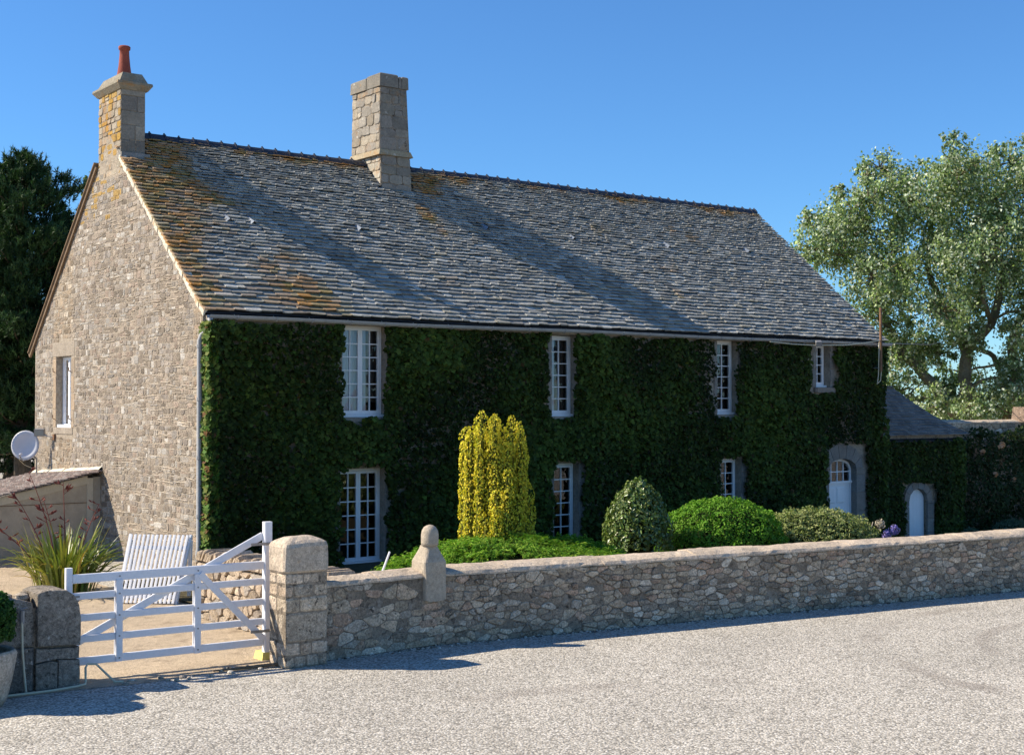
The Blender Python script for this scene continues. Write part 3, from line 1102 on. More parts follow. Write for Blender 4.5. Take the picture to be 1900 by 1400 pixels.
quad_prism(mb, (6.40, 7.50, 3.80, 4.05), (6.45, 7.36, 3.97, 4.05), 8.28, 8.52)
mb.build('chimney_flashing', M['mortar_dark'], ch2)

# ------------------------------------------------------------------ windows
def window(key, y=.20, leafs=1, cols=2, rows=6, curt='net', sill=True):
    x0, x1, z0, z1 = OPEN[key]
    f = .045
    mb = MB()
    x0i, x1i, z0i, z1i = x0 + .01, x1 - .01, z0 + .01, z1 - .01
    mb.box((x0i, y, z0i), (x0i + f, y + .07, z1i)).box((x1i - f, y, z0i), (x1i, y + .07, z1i))
    mb.box((x0i + f, y, z1i - f), (x1i - f, y + .07, z1i)).box((x0i + f, y, z0i), (x1i - f, y + .07, z0i + f))
    if sill:
        mb.box((x0i - .02, y - .09, z0i - .02), (x1i + .01, y - .002, z0i + .045))
    w = mb.build('window', M['paint'], house)
    a, b, c, d = x0i + f + .003, x1i - f - .003, z0i + f + .003, z1i - f - .003
    lw = (b - a) / leafs
    for k in range(leafs):
        s = .05
        p, q = a + k * lw + .002, a + (k + 1) * lw - .002
        ys0, ys1 = y - .012, y + .045
        mb = MB()
        mb.box((p, ys0, c), (p + s, ys1, d)).box((q - s, ys0, c), (q, ys1, d)).box((p + s, ys0, d - s), (q - s, ys1, d)).box((p + s, ys0, c), (q - s, ys1, c + s * 1.5))
        gx0, gx1, gz0, gz1 = p + s, q - s, c + s * 1.5, d - s
        g = .022
        for i in range(1, cols):
            xx = lerp(gx0, gx1, i / cols)
            mb.box((xx - g / 2, ys0 + .008, gz0), (xx + g / 2, ys1 - .006, gz1))
        for j in range(1, rows):
            zz = lerp(gz0, gz1, j / rows)
            mb.box((gx0, ys0 + .011, zz - g / 2), (gx1, ys1 - .009, zz + g / 2))
        mb.build('sash', M['paint'], w)
        for i in range(cols):
            for j in range(rows):
                pa, pb = lerp(gx0, gx1, i / cols), lerp(gx0, gx1, (i + 1) / cols)
                za, zb = lerp(gz0, gz1, j / rows), lerp(gz0, gz1, (j + 1) / rows)
                t1, t2 = random.uniform(-.002, .002), random.uniform(-.002, .002)
                MB().add([(pa, y + .016 + t1, za), (pb, y + .016 - t1, za), (pb, y + .016 + t2, zb), (pa, y + .016 - t2, zb)], [(0, 1, 2, 3)]).build('pane', M['glass'], w)
    # folded curtain inside
    def drape(u0, u1, v0, v1, m, depth=.03, yy=.14, nm='curtain'):
        n = max(6, int((u1 - u0) / .02))
        vs = []
        for i in range(n + 1):
            t = i / n
            yo = y + yy + depth * math.sin(t * (u1 - u0) * 62) + .012 * math.sin(t * 17)
            vs += [(lerp(u0, u1, t), yo, v0), (lerp(u0, u1, t), yo * 1 + .004, v1)]
        MB().add(vs, [(2 * i, 2 * i + 2, 2 * i + 3, 2 * i + 1) for i in range(n)]).build(nm, m, w, smooth=True)
    if curt == 'net':
        drape(a - .02, lerp(a, b, .72), c + .02, d + .02, M['curtain'])
        drape(lerp(a, b, .74), b + .03, c + .25, d + .02, M['drape'], yy=.19)
    elif curt == 'half':
        drape(a - .02, lerp(a, b, .48), c + .02, d + .02, M['curtain'])
        drape(lerp(a, b, .6), b + .03, c + .1, d + .02, M['drape'], yy=.19)
    elif curt == 'dark':
        drape(a - .02, b + .03, c + .02, d + .02, M['drape'], yy=.25)
    elif curt == 'corner':
        drape(a - .02, lerp(a, b, .2), lerp(c, d, .55), d + .02, M['drape'], yy=.2)
    return w


window('u1', leafs=2, curt='net')
window('l1', leafs=2, curt='corner')
window('u2', curt='half')
window('l2', curt='')
window('u3', curt='dark')
window('l3', curt='')
window('u4', rows=4, curt='')

# stone sills, lintels and jambs that show round the openings
R = random.Random(77)
for k in ('u2', 'u3', 'u4', 'l2', 'l3', 'l1'):
    x0, x1, z0, z1 = OPEN[k]
    if k[0] == 'u':
        block(house, 'lintel', M['granite'], PF, x0 - .2, x1 + .22, z1 + .002, min(z1 + .14, 5.03), .03, pick(GRAN_PAL, R, .08), R=R)
    z = z0
    i = 0
    while z < z1 - .05:
        h_ = min(R.uniform(.38, .55), z1 - z)
        block(house, 'jamb_stone', M['granite'], PF, x1 + .004, x1 + (.20 if i % 2 else .13), z + .005, z + h_ - .005, .02, pick(GRAN_PAL, R, .08), R=R)
        block(house, 'jamb_stone', M['granite'], PF, x0 - (.12 if i % 2 else .16), x0 - .004, z + .005, z + h_ - .005, .02, pick(GRAN_PAL, R, .08), R=R)
        z += h_
        i += 1
    if k == 'u4':
        block(house, 'sill', M['granite'], PF, x0 - .1, x1 + .2, z0 - .15, z0 - .003, .10, pick(GRAN_PAL, R, .08), R=R)

# gable window, narrow plastic casement deep in its reveal
mb = MB()
xg = .15
y0, y1, z0, z1 = GW[0] + .01, GW[1] - .01, GW[2] + .01, GW[3] - .01
f = .07
mb.box((xg, y0, z0), (xg + .08, y0 + f, z1)).box((xg, y1 - f, z0), (xg + .08, y1, z1)).box((xg, y0 + f, z1 - f), (xg + .08, y1 - f, z1)).box((xg, y0 + f, z0), (xg + .08, y1 - f, z0 + f))
mb.box((xg - .02, (y0 + y1) / 2 - .05, z0 + f), (xg + .06, (y0 + y1) / 2 + .05, z1 - f))
mb.box((xg - .13, y0 - .004, z0 - .006), (xg - .002, y1 + .004, z0 + .06))
gw = mb.build('window', M['paint'], house)
ym = (y0 + y1) / 2
for (a, b) in ((y0 + f, ym - .05), (ym + .05, y1 - f)):
    MB().add([(xg + .03, a, z0 + f), (xg + .03, b, z0 + f), (xg + .03, b, z1 - f), (xg + .03, a, z1 - f)], [(0, 1, 2, 3)]).build('pane', M['glass'], gw)
MB().add([(xg + .2, y0, z0), (xg + .2, y1, z0), (xg + .2, y1, z1), (xg + .2, y0, z1)], [(0, 1, 2, 3)]).build('curtain', M['curtain'], gw)
for zz in (3.0, 4.1):
    for yy in (GW[0] - .03, GW[1] + .03):
        MB().tube([(-.02, yy, zz - .05), (-.07, yy, zz - .02), (-.07, yy, zz + .05)], .012, 5).build('shutter_pin', M['rust'], gw)

# ------------------------------------------------------------------ arched front door
dx0, dx1, dzb, dzs = 18.02, 19.17, -.5, 1.55          # leaf edges, foot, spring of the arch
dy = .14
rise = .28


def arch_z(x, a, b, zs, rs):
    t = (x - (a + b) / 2) / ((b - a) / 2)
    return zs + rs * math.sqrt(max(0, 1 - t * t))


door = MB()
nA = 12
ax = [lerp(dx0, dx1, i / nA) for i in range(nA + 1)]
# frame following the arch
fr_in = [(lerp(dx0 + .07, dx1 - .07, i / nA)) for i in range(nA + 1)]
vs, fs = [], []
for yy in (dy, dy + .07):
    for i in range(nA + 1):
        vs.append((ax[i], yy, arch_z(ax[i], dx0, dx1, dzs, rise)))
    for i in range(nA + 1):
        vs.append((fr_in[i], yy, arch_z(fr_in[i], dx0 + .07, dx1 - .07, dzs - .02, rise - .05)))
k = nA + 1
for i in range(nA):
    fs.append((i, i + 1, k + i + 1, k + i))
    fs.append((k + i, k + i + 1, 3 * k + i + 1, 3 * k + i))
door.add(vs, fs)
door.box((dx0, dy, dzb), (dx0 + .07, dy + .07, dzs)).box((dx1 - .07, dy, dzb), (dx1, dy + .07, dzs))
door.box((dx0 + .0, dy - .035, 1.16), (dx1, dy - .002, 1.22))
door = door.build('door', M['paint'], house)
mb = MB().box((dx0 + .073, dy + .012, dzb), (dx1 - .073, dy + .05, 1.158))
mb.build('door_leaf', M['paint'], door)
for (a, b, c, d) in ((.16, .48, .62, 1.06), (.54, .86, .62, 1.06), (.16, .48, -.3, .5), (.54, .86, -.3, .5)):
    mb = MB()
    A, B = dx0 + a, dx0 + b
    vs = [(A, dy + .010, c), (B, dy + .010, c), (B, dy + .010, d), (A, dy + .010, d), (A + .03, dy - .004, c + .03), (B - .03, dy - .004, c + .03), (B - .03, dy - .004, d - .03), (A + .03, dy - .004, d - .03)]
    mb.add(vs, [(0, 1, 5, 4), (1, 2, 6, 5), (2, 3, 7, 6), (3, 0, 4, 7), (4, 5, 6, 7)])
    mb.build('panel', M['paint'], door)
mb = MB()
for i in range(1, 4):
    xx = lerp(dx0 + .07, dx1 - .07, i / 4)
    mb.box((xx - .013, dy + .008, 1.22), (xx + .013, dy + .05, arch_z(xx, dx0 + .07, dx1 - .07, dzs - .02, rise - .05) + .01))
mb.box((dx0 + .07, dy + .01, 1.46), (dx1 - .07, dy + .048, 1.485))
mb.build('fanlight_bars', M['paint'], door)
for i in range(4):
    a, b = lerp(dx0 + .07, dx1 - .07, i / 4), lerp(dx0 + .07, dx1 - .07, (i + 1) / 4)
    MB().add([(a, dy + .03, 1.22), (b, dy + .03, 1.22), (b, dy + .03, 1.47), (a, dy + .03, 1.47)], [(0, 1, 2, 3)]).build('pane', M['glass'], door)
    za, zb = (arch_z(t, dx0 + .07, dx1 - .07, dzs - .02, rise - .05) for t in (a, b))
    MB().add([(a, dy + .03, 1.47), (b, dy + .03, 1.47), (b, dy + .03, zb), (a, dy + .03, za)], [(0, 1, 2, 3)]).build('pane', M['glass'], door)
MB().tube([(dx1 - .14, dy, .35), (dx1 - .14, dy - .06, .35), (dx1 - .22, dy - .06, .35)], .011, 6).build('handle', M['metal'], door)
# arch stones and jambs of the doorway
R = random.Random(13)
for s, (a, b) in enumerate(((dx0 - .20, dx0 - .004), (dx1 + .004, dx1 + .34))):
    z = -.9
    while z < dzs - .02:
        h_ = min(R.uniform(.38, .5), dzs - z)
        w_ = R.uniform(0, .05)
        mb = MB()
        quad_prism(mb, (a, b + w_, -.05, .36), (a, b + w_, -.05, .36), z + .006, z + h_ - .006, pick(GRAN_PAL, R, .1))
        mb.build('jamb_stone', M['granite'], house)
        z += h_
for i in range(7):
    t0, t1 = PI * (1 - i / 7) - .012, PI * (1 - (i + 1) / 7) + .012
    cx = (dx0 + dx1) / 2
    vs = []
    for yy in (-.045, .36):
        for (rx, rz, off) in ((.58, rise, 0), (.86, rise + .42, .0)):
            for t in (t0, t1):
                vs.append((cx + rx * math.cos(t), yy, dzs + rz * math.sin(t) + .004))
    MB().add(vs, [(0, 1, 3, 2), (4, 6, 7, 5), (0, 4, 5, 1), (2, 3, 7, 6), (0, 2, 6, 4), (1, 5, 7, 3)], pick(GRAN_PAL, R, .1)).build('arch_stone', M['granite'], house)

# ------------------------------------------------------------------ gutter and downpipe
mb = MB()
n = 7
gx = [.02 + (HL + .1) * i / 40 for i in range(41)]
vs = []
for x in gx:
    zc = zr(x, -.15) - .045 - .012 * math.sin(x * .5)
    for k in range(n):
        t = PI + PI * k / (n - 1)
        vs.append((x, -.20 + .078 * math.cos(t), zc + .078 * math.sin(t)))
mb.add(vs, [(i * n + k, i * n + k + 1, (i + 1) * n + k + 1, (i + 1) * n + k) for i in range(40) for k in range(n - 1)])
gut = mb.build('gutter', M['zinc'], house, smooth=True)
x = .6
R = random.Random(4)
while x < HL:
    zc = zr(x, -.15) - .045 - .012 * math.sin(x * .5)
    pts = [(x, -.20 + .086 * math.cos(PI + PI * k / 6), zc + .086 * math.sin(PI + PI * k / 6)) for k in range(7)] + [(x, -.10, zc + .03)]
    MB().tube(pts, .011, 5).build('gutter_bracket', M['zinc'], gut)
    x += R.uniform(.75, 1.1)
mb = MB().tube([(.06, -.20, 4.93), (.06, -.20, 4.80), (.02, -.17, 4.72), (-.06, -.08, 4.60), (-.085, -.055, 4.50), (-.085, -.055, .62), (-.12, -.10, .5), (-.12, -.10, .05)], .052, 10)
dp = mb.build('downpipe', M['zinc'], house, smooth=True)
for z in (1.2, 2.3, 3.4, 4.4):
    MB().tube([(-.085, -.055, z - .03), (-.085, -.055, z + .03)], .06, 10).build('pipe_collar', M['zinc'], dp)
MB().box((.05, -.12, 4.90), (HL, .0, 4.985)).build('eave_board', M['facade'], house)

# ================================================================== creeper on the long front
def creeper(name, label, x0, x1, z0, z1, y0, holes, n, seed, thick=(.06, .30), bare=None, wrap=True):
    t = thing(name, label, 'creeper', ((x0 + x1) / 2, y0, z0))
    X = RNG.uniform(x0, x1, n * 2)
    Z = RNG.uniform(z0, z1, n * 2)
    keep = np.ones(len(X), bool)
    ex = np.array([mnoise.noise((x * 2.3, z * 2.3, seed)) for x, z in zip(X, Z)])
    big = np.array([mnoise.noise((x * .75, z * .75, seed + 5)) for x, z in zip(X, Z)])
    for (a, b, c, d) in holes:
        m_ = .13 * ex
        keep &= ~((X > a + m_) & (X < b + m_) & (Z > c + m_) & (Z < d + m_))
    keep &= Z < z1 - .10 + .12 * ex
    if bare is not None:
        keep &= bare(X, Z, big, ex)
    X, Z, ex, big = (a[keep][:n] for a in (X, Z, ex, big))
    k = len(X)
    th = thick[0] + (thick[1] - thick[0]) * np.clip(.45 + .65 * big + .35 * ex, 0, 1)
    if wrap:
        th = th + .26 * np.exp(-(X - x0) / .42)
    Y = y0 - th * RNG.random(k) ** .45
    P = np.stack([X, Y, Z], 1)
    Nn = np.tile(np.array([[-.15, -1.0, .45]]), (k, 1))
    tip = np.tile(np.array([[0, -.35, -1.0]]), (k, 1))
    size = RNG.uniform(.06, .125, k)
    cols = tints(k, (.032, .050, .008), .45, (.060, .085, .014), .2)
    pat = np.array([mnoise.noise((x * .55, z * .55, seed + 9)) for x, z in zip(X, Z)])
    size = size * (1 + .5 * pat)
    cols *= (1 + .85 * pat + .4 * big)[:, None]
    lite = (RNG.random(k) < .10 * np.clip(pat + .3, 0, 1) + .012)
    cols[lite] = tints(int(lite.sum()), (.085, .125, .022), .3)
    cols = np.clip(cols, .004, 1)
    red = RNG.random(k) < .008
    cols[red] = (.09, .05, .02)
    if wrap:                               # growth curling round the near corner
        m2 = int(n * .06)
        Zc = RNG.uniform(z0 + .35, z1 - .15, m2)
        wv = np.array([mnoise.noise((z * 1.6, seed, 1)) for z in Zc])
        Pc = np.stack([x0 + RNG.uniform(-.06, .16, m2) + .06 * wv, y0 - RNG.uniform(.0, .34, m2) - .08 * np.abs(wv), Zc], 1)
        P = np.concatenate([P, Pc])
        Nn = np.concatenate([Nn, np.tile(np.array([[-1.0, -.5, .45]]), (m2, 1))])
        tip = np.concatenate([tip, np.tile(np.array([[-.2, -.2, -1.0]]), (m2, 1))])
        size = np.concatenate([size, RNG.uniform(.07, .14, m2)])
        c2 = tints(m2, (.075, .14, .022), .4, (.16, .19, .035), .35)  # leaf colour brighter here than on the front, as if sunlit
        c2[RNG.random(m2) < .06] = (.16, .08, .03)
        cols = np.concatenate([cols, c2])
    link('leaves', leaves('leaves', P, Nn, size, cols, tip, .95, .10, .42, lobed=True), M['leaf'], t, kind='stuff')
    mb = MB()                              # stems on the wall
    R = random.Random(seed)
    for i in range(int((x1 - x0) * 2.2)):
        x, z = R.uniform(x0, x1), z0
        pts = []
        while z < z1 - .4:
            if not any(a - .05 < x < b + .05 and c - .05 < z < d + .05 for (a, b, c, d) in holes):
                pts.append((x, y0 - .02 - R.uniform(0, .03), z))
            else:
                break
            x += R.uniform(-.14, .14)
            x = min(max(x, x0 + .05), x1 - .05)
            z += R.uniform(.2, .35)
        if len(pts) > 2:
            mb.tube(pts, [max(.006, .022 - .0016 * j) for j in range(len(pts))], 5)
    mb.build('stems', M['bark'], t, kind='stuff')
    return t


HOLES = [(2.97, 4.00, 2.98, 5.2), (2.95, 4.04, -.1, 2.02), (8.34, 9.12, 2.96, 5.2), (8.46, 9.32, -.1, 2.02), (13.60, 14.44, 2.98, 5.2), (13.82, 14.74, -.1, 2.0),
         (17.22, 18.28, 3.60, 5.2), (17.86, 19.56, -1.2, 2.24)]
creeper('climbing_creeper', 'dense dark green creeper covering the long front of the farmhouse', .0, HL + .05, -.35, 4.98, -.005, HOLES, 56000, 3)

# ================================================================== outbuilding beyond the house
OB = thing('slate_outbuilding', 'low slate roofed outbuilding with arched white door at the far end of the farmhouse', 'outbuilding', (22.4, 1.8, -1))
oy = .28
mb = MB()
odx0, odx1 = 21.86, 22.72
holed_sheet(mb, [HL + .01, 24.5, odx0, odx1], [-1.2, 2.45, .92], [(odx0, odx1, -1.3, .92)], lambda u, v, h: (u, oy - h, v))
reveals(mb, (odx0, odx1, -1.2, .92), lambda u, v, h: (u, oy - h, v), .3)
mb.add([(24.5, oy, -1.2), (24.5, 3.3, -1.2), (24.5, 3.3, 2.45), (24.5, oy, 2.45)], [(0, 1, 2, 3)])
mb.build('wall', M['mortar_dark'], OB)
# roof: front slope and hipped end
E0, E1, RDG = (20.38, oy - .10, 2.24), (24.60, oy - .10, 2.22), (23.0, 1.75, 3.62)
mb = MB()
mb.add([E0, E1, RDG, (20.38, 1.75, 3.64), (24.60, 3.4, 2.22), (20.38, 3.4, 2.4)], [(0, 1, 2, 3), (1, 4, 2), (3, 2, 4, 5)])
mb.add([(20.38, oy - .1, 2.3), (24.6, oy - .1, 2.28), (24.6, oy, 2.3), (20.38, oy, 2.3)], [(0, 1, 2, 3)])
obr = mb.build('roof', M['roof_under'], OB)
R = random.Random(91)
items = []
yy, row = oy - .14, 0
while yy < 1.72:
    f = (yy - oy + .12) / (1.75 - oy + .12)
    m_ = (3.79 - 2.38) / (1.75 - oy + .12) * (.82 + .36 * f)
    sp = .125 * R.uniform(.9, 1.1)
    zc = lambda t: 2.38 + 1.41 * (.82 * t + .18 * t * t)
    xend = lerp(24.64, 23.0, max(0, f) ** .8)
    x = 20.38
    while x < xend:
        w_ = .22 * R.uniform(.6, 1.4)
        x1 = min(x + w_ - .006, xend)
        y1 = min(yy + sp * 1.15, 1.76)
        f1 = (y1 - oy + .12) / (1.75 - oy + .12)
        h_, th = R.uniform(.035, .06), R.uniform(.018, .03)
        if x1 - x > .04:
            a = [(x, y1, zc(f1)), (x1, y1, zc(f1)), (x1, yy + R.uniform(-.01, .01), zc(f) + h_), (x, yy + R.uniform(-.01, .01), zc(f) + h_)]
            tp = [(p[0], p[1] - .008, p[2] + th) for p in a]
            k = R.uniform(.7, 1.2)
            items.append((tp + a, [(0, 1, 2, 3), (2, 3, 7, 6), (1, 2, 6, 5), (3, 0, 4, 7)], (.17 * k, .165 * k, .155 * k), True))
        x += w_
    yy += sp * .78
    row += 1
pieces(obr, 'slate', items, M['slate'], 'small_slates')
for i in range(4):
    MB().beam((20.4 + i * .66, 1.75, 3.83), (20.4 + (i + 1) * .66 - .01, 1.75, 3.83), .2, .05, col=(.2, .2, .2)).build('ridge_tile', M['ridge'], obr)
# arched plank door and its surround
mb = MB()
n = 5
oc = (odx0 + odx1) / 2


def oarch(x):
    t = (x - oc) / ((odx1 - odx0) / 2)
    return .50 + .36 * math.sqrt(max(0, 1 - t * t * .97))


od = MB().box((odx0 - .02, oy + .23, -1.2), (odx1 + .02, oy + .25, .95)).build('door', M['dark'], OB)
for i in range(n):
    a, b = lerp(odx0 + .01, odx1 - .01, i / n), lerp(odx0 + .01, odx1 - .01, (i + 1) / n) - .006
    vs = []
    for yy in (oy + .08, oy + .12):
        vs += [(a, yy, -1.1), (b, yy, -1.1), (b, yy, oarch(b)), ((a + b) / 2, yy, oarch((a + b) / 2)), (a, yy, oarch(a))]
    MB().add(vs, [(0, 1, 2, 3, 4), (5, 9, 8, 7, 6), (0, 5, 6, 1), (1, 6, 7, 2), (2, 7, 8, 3), (3, 8, 9, 4), (4, 9, 5, 0)]).build('plank', M['paint'], od)
for (a, b) in ((odx0 - .22, odx0 - .004), (odx1 + .004, odx1 + .30)):
    z = -1.2
    while z < .5:
        h_ = min(R.uniform(.36, .46), .52 - z)
        mb = MB()
        quad_prism(mb, (a, b, oy - .05, oy + .26), (a, b, oy - .05, oy + .26), z + .006, z + h_ - .006, pick(GRAN_PAL, R, .12))
        mb.build('jamb_stone', M['granite'], OB)
        z += h_
for i in range(6):
    t0, t1 = PI * (1 - i / 6) - .015, PI * (1 - (i + 1) / 6) + .015
    vs = []
    for yy in (oy - .05, oy + .26):
        for (rx, rz) in ((.435, .37), (.66, .60)):
            for t in (t0, t1):
                vs.append((oc + rx * math.cos(t), yy, .51 + rz * math.sin(t)))
    MB().add(vs, [(0, 1, 3, 2), (4, 6, 7, 5), (0, 4, 5, 1), (2, 3, 7, 6), (0, 2, 6, 4), (1, 5, 7, 3)], pick(GRAN_PAL, R, .12)).build('arch_stone', M['granite'], OB)
creeper('climbing_creeper', 'patchy dark creeper round the arched door of the low outbuilding', HL + .05, 24.45, -1.1, 2.36, oy - .005,
        [(odx0 - .28, odx1 + .34, -1.3, 1.06)], 7500, 17, thick=(.05, .2), wrap=False)


# ================================================================== garden walls
def wall_run(name, label, A, B, h, thick, pal, hgt, wid, seed, mortar='mortar_dark', smat='wallstone', gap=.012, nmax=300, coping=True, cope_len=(1.1, 2.0), proud=(.004, .024), z0=0.0, piece='stone', show=None, copes=None, **kw):
    A, B = Vector((*A, 0)), Vector((*B, 0))
    d = (B - A).normalized()
    nrm = Vector((d.y, -d.x, 0))              # outward side
    Ln = (B - A).length
    t = thing(name, label, 'wall', tuple((A + B) / 2 + Vector((0, 0, z0))))
    P = lambda u, v, k: tuple(A + d * u + nrm * k + Vector((0, 0, v)))
    Pb = lambda u, v, k: tuple(A + d * u - nrm * (thick + k) + Vector((0, 0, v)))
    mb = MB()
    ns = max(2, int(Ln / .5))
    vs = []
    for i in range(ns + 1):
        u = Ln * i / ns
        vs += [P(u, z0 - .15, 0), P(u, h, 0), Pb(u, h, 0), Pb(u, z0 - .15, 0)]
    fs = []
    for i in range(ns):
        for k in range(3):
            fs.append((i * 4 + k, (i + 1) * 4 + k, (i + 1) * 4 + k + 1, i * 4 + k + 1))
    fs += [(0, 1, 2, 3), (ns * 4 + 3, ns * 4 + 2, ns * 4 + 1, ns * 4)]
    mb.add(vs, fs)
    core = mb.build('core', M[mortar], t)
    R = random.Random(seed)
    items = []
    for pl in rubble(0, Ln, z0 + .0, h - .005, sum(wid) / 2, sum(hgt) / 2, kw.get('jit', .36), kw.get('drop', .16), seed, gap):
        if R.random() < kw.get('bald', 0):
            continue
        vs, fs = stone(pl, P, R.uniform(*proud), .16, .03, .5, R)
        c0 = sum(p[0] for p in pl) / len(pl)
        items.append((vs, fs, pick(pal, R, .2), show(c0) if show else True))
    pieces(t, piece, items, M[smat], 'small_stones', nmax)
    if coping:
        u = 0
        while u < Ln - .05:
            l_ = R.uniform(*cope_len)
            if Ln - u - l_ < .5:
                l_ = Ln - u
            dz = R.uniform(-.012, .012)
            o = R.uniform(.018, .035)
            prof = [(o, h - .005), (o + .003, h + .018), (o - .035, h + .05), (-.13, h + .082 + dz), (-thick * .55, h + .10 + dz), (-thick - o + .03, h + .085 + dz), (-thick - o, h + .045), (-thick - o, h - .005)]
            n = len(prof)
            seg = max(2, int(l_ / .10))
            vs = []
            for i in range(seg + 1):
                uu = u + .004 + (l_ - .008) * i / seg
                for k, z in prof:
                    wv = .016 * mnoise.noise((uu * 2.6, k * 9, seed)) + .010 * mnoise.noise((uu * 9, k * 25, seed))
                    vs.append(P(uu, z + wv, k + wv * .8))
            fs = [(i * n + k, i * n + k + 1, (i + 1) * n + k + 1, (i + 1) * n + k) for i in range(seg) for k in range(n - 1)]
            fs += [tuple(range(n)), tuple(range(seg * n, seg * n + n))[::-1]]
            MB().add(vs, fs).build('coping_stone', M['coping'], t)
            u += l_
    return t, P


K = (-.54, -8.585)
wall_a, _ = wall_run('garden_wall', 'short rubble wall between the square gate pier and the stone post', (-2.34, -8.66), K, .95, .42, WALL_PAL, (.07, .13), (.13, .30), 61, cope_len=(.8, 1.0), nmax=120, jit=.30, drop=.2, bald=.12, gap=.006, proud=(.002, .02), mortar='mortar_dark')
wall_run('garden_wall', 'long low rubble wall with flat coping stretching along the gravel', (-.535, -8.585), (14.5, -10.80), .945, .50, WALL_PAL, (.05, .105), (.09, .22), 62, jit=.34, drop=.20, bald=.07, gap=.006, proud=(.002, .030), show=lambda u: u < 12.2)

R = random.Random(88)
PJ = lambda u, v, k: (u, -8.585 - .02 * abs(u + .54) - k, v)
for (u0, u1, v0, v1) in ((-.78, -.42, .01, .13), (-.66, -.33, .14, .25), (-.80, -.47, .26, .38), (-.62, -.28, .39, .48), (-.74, -.40, .49, .60)):
    pl = [(u0 + .05, v0), (u1 - .04, v0 + .01), (u1, v0 + .04), (u1 - .01, v1 - .03), (u1 - .06, v1), (u0 + .03, v1 - .01), (u0, v1 - .05), (u0 + .01, v0 + .04)]
    vs, fs = stone(pl, PJ, R.uniform(.02, .028), .14, .04, .6, R)
    MB().add(vs, fs, pick(WALL_PAL, R)).build('stone', M['wallstone'], wall_a)
# stone post with a rounded finial set into the wall
t = thing('stone_post', 'pale granite post with rounded finial standing in the long wall', 'post', (-.54, -8.62, 0))
mb = MB()
a, b, c, d = -.715, -.365, -8.665, -8.28
rblock(mb, [(a + .03, b - .03, c, d, .62), (a, b, c, d, .64), (a, b, c, d, 1.15), (a + .012, b - .012, c + .012, d - .012, 1.18), (a + .075, b - .075, c + .075, d - .075, 1.31), (a + .09, b - .09, c + .10, d - .10, 1.365)], .035, (.42, .355, .27), .008, 2, .07)
mb.build('shaft', M['granite'], t)
mb = MB().lathe((-.54, -8.50, 1.36), [(.10, 0), (.118, .008), (.122, .05), (.122, .15), (.112, .21), (.085, .255), (.045, .28), (.01, .288)], 16, (.42, .355, .27), wob=.03)
mb.build('finial', M['granite'], t, smooth=True)

# square gate pier
def pier(name, label, x0, x1, y0, y1, h, seed, rows, top, pal, rounding=None):
    t = thing(name, label, 'gate pier', ((x0 + x1) / 2, (y0 + y1) / 2, 0))
    R = random.Random(seed)
    mb = MB()
    quad_prism(mb, (x0 + .012, x1 - .012, y0 + .012, y1 - .012), (x0 + .012, x1 - .012, y0 + .012, y1 - .012), -.1, h - .02)
    mb.build('core', M['mortar_dark'], t)
    z = 0.0
    for k, (hh, cuts) in enumerate(rows):
        xs_ = [x0] + [lerp(x0, x1, q) for q in cuts] + [x1]
        for i in range(len(xs_) - 1):
            for (ya, yb_) in ((y0, lerp(y0, y1, .48 + .1 * (k % 2))), (lerp(y0, y1, .48 + .1 * (k % 2)), y1)):
                g = .005
                r = .02
                A, B, Cc, Dd = xs_[i] + g, xs_[i + 1] - g, ya + g, yb_ - g
                jj = lambda: R.uniform(-.007, .007)
                mb = MB()
                A += jj(); B += jj(); Cc += jj()
                q = r * .7
                rblock(mb, [(A + q, B - q, Cc + q, Dd - q * .3, z + g), (A, B, Cc, Dd, z + g + r), (A, B, Cc, Dd, z + hh - g - r), (A + q, B - q, Cc + q, Dd - q * .3, z + hh - g)], .022, (.3, .3, .3), .007, R.random() * 50, .09)
                mb.c = [pick(pal, R, .16)] * len(mb.f)
                mb.build('stone', M['wallstone'], t)
        z += hh
    return t, z


PIER_PAL = [(.50, .41, .30), (.44, .37, .28), (.54, .44, .33), (.46, .36, .26)]
t, z = pier('gate_pier', 'tall square stone pier beside the hinge end of the white gate', -2.955, -2.345, -8.87, -8.42, 1.5, 5,
            [(.15, (.22, .5, .8)), (.17, (.36, .62)), (.37, ()), (.19, (.34,)), (.16, (.2, .66)), (.14, (.42, .8))], None, PIER_PAL)
mb = MB()
r = .03
A = (-2.97, -2.335, -8.885, -8.405)
shr = lambda c, k: (c[0] + k, c[1] - k, c[2] + k, c[3] - k)
rg = lambda c, zz: (*c, zz)
rblock(mb, [rg(shr(A, .02), z + .006), rg(A, z + .03), rg(shr(A, .003), z + .33), rg(shr(A, .02), z + .375), rg(shr(A, .06), z + .405), rg(shr(A, .15), z + .445), rg(shr(A, .21), z + .452)], .05, (.36, .31, .24), .012, 4, .08)
mb.build('cap_stone', M['coping'], t)

# rounded pier at the other side of the gateway
t = thing('gate_pier', 'rough dark stone pier with rounded shoulder beside the latch end of the gate', 'gate pier', (-5.8, -8.05, 0))
R = random.Random(19)
prof = [(-6.9, 0), (-5.34, 0), (-5.335, .30), (-5.335, .78), (-5.36, .95), (-5.41, 1.07), (-5.50, 1.14), (-5.66, 1.155), (-5.86, 1.16)]
mb = MB()
outline = [(-5.84, .02), (-5.345, .02), (-5.34, .12), (-5.342, .44), (-5.6, .46), (-5.84, .47)]


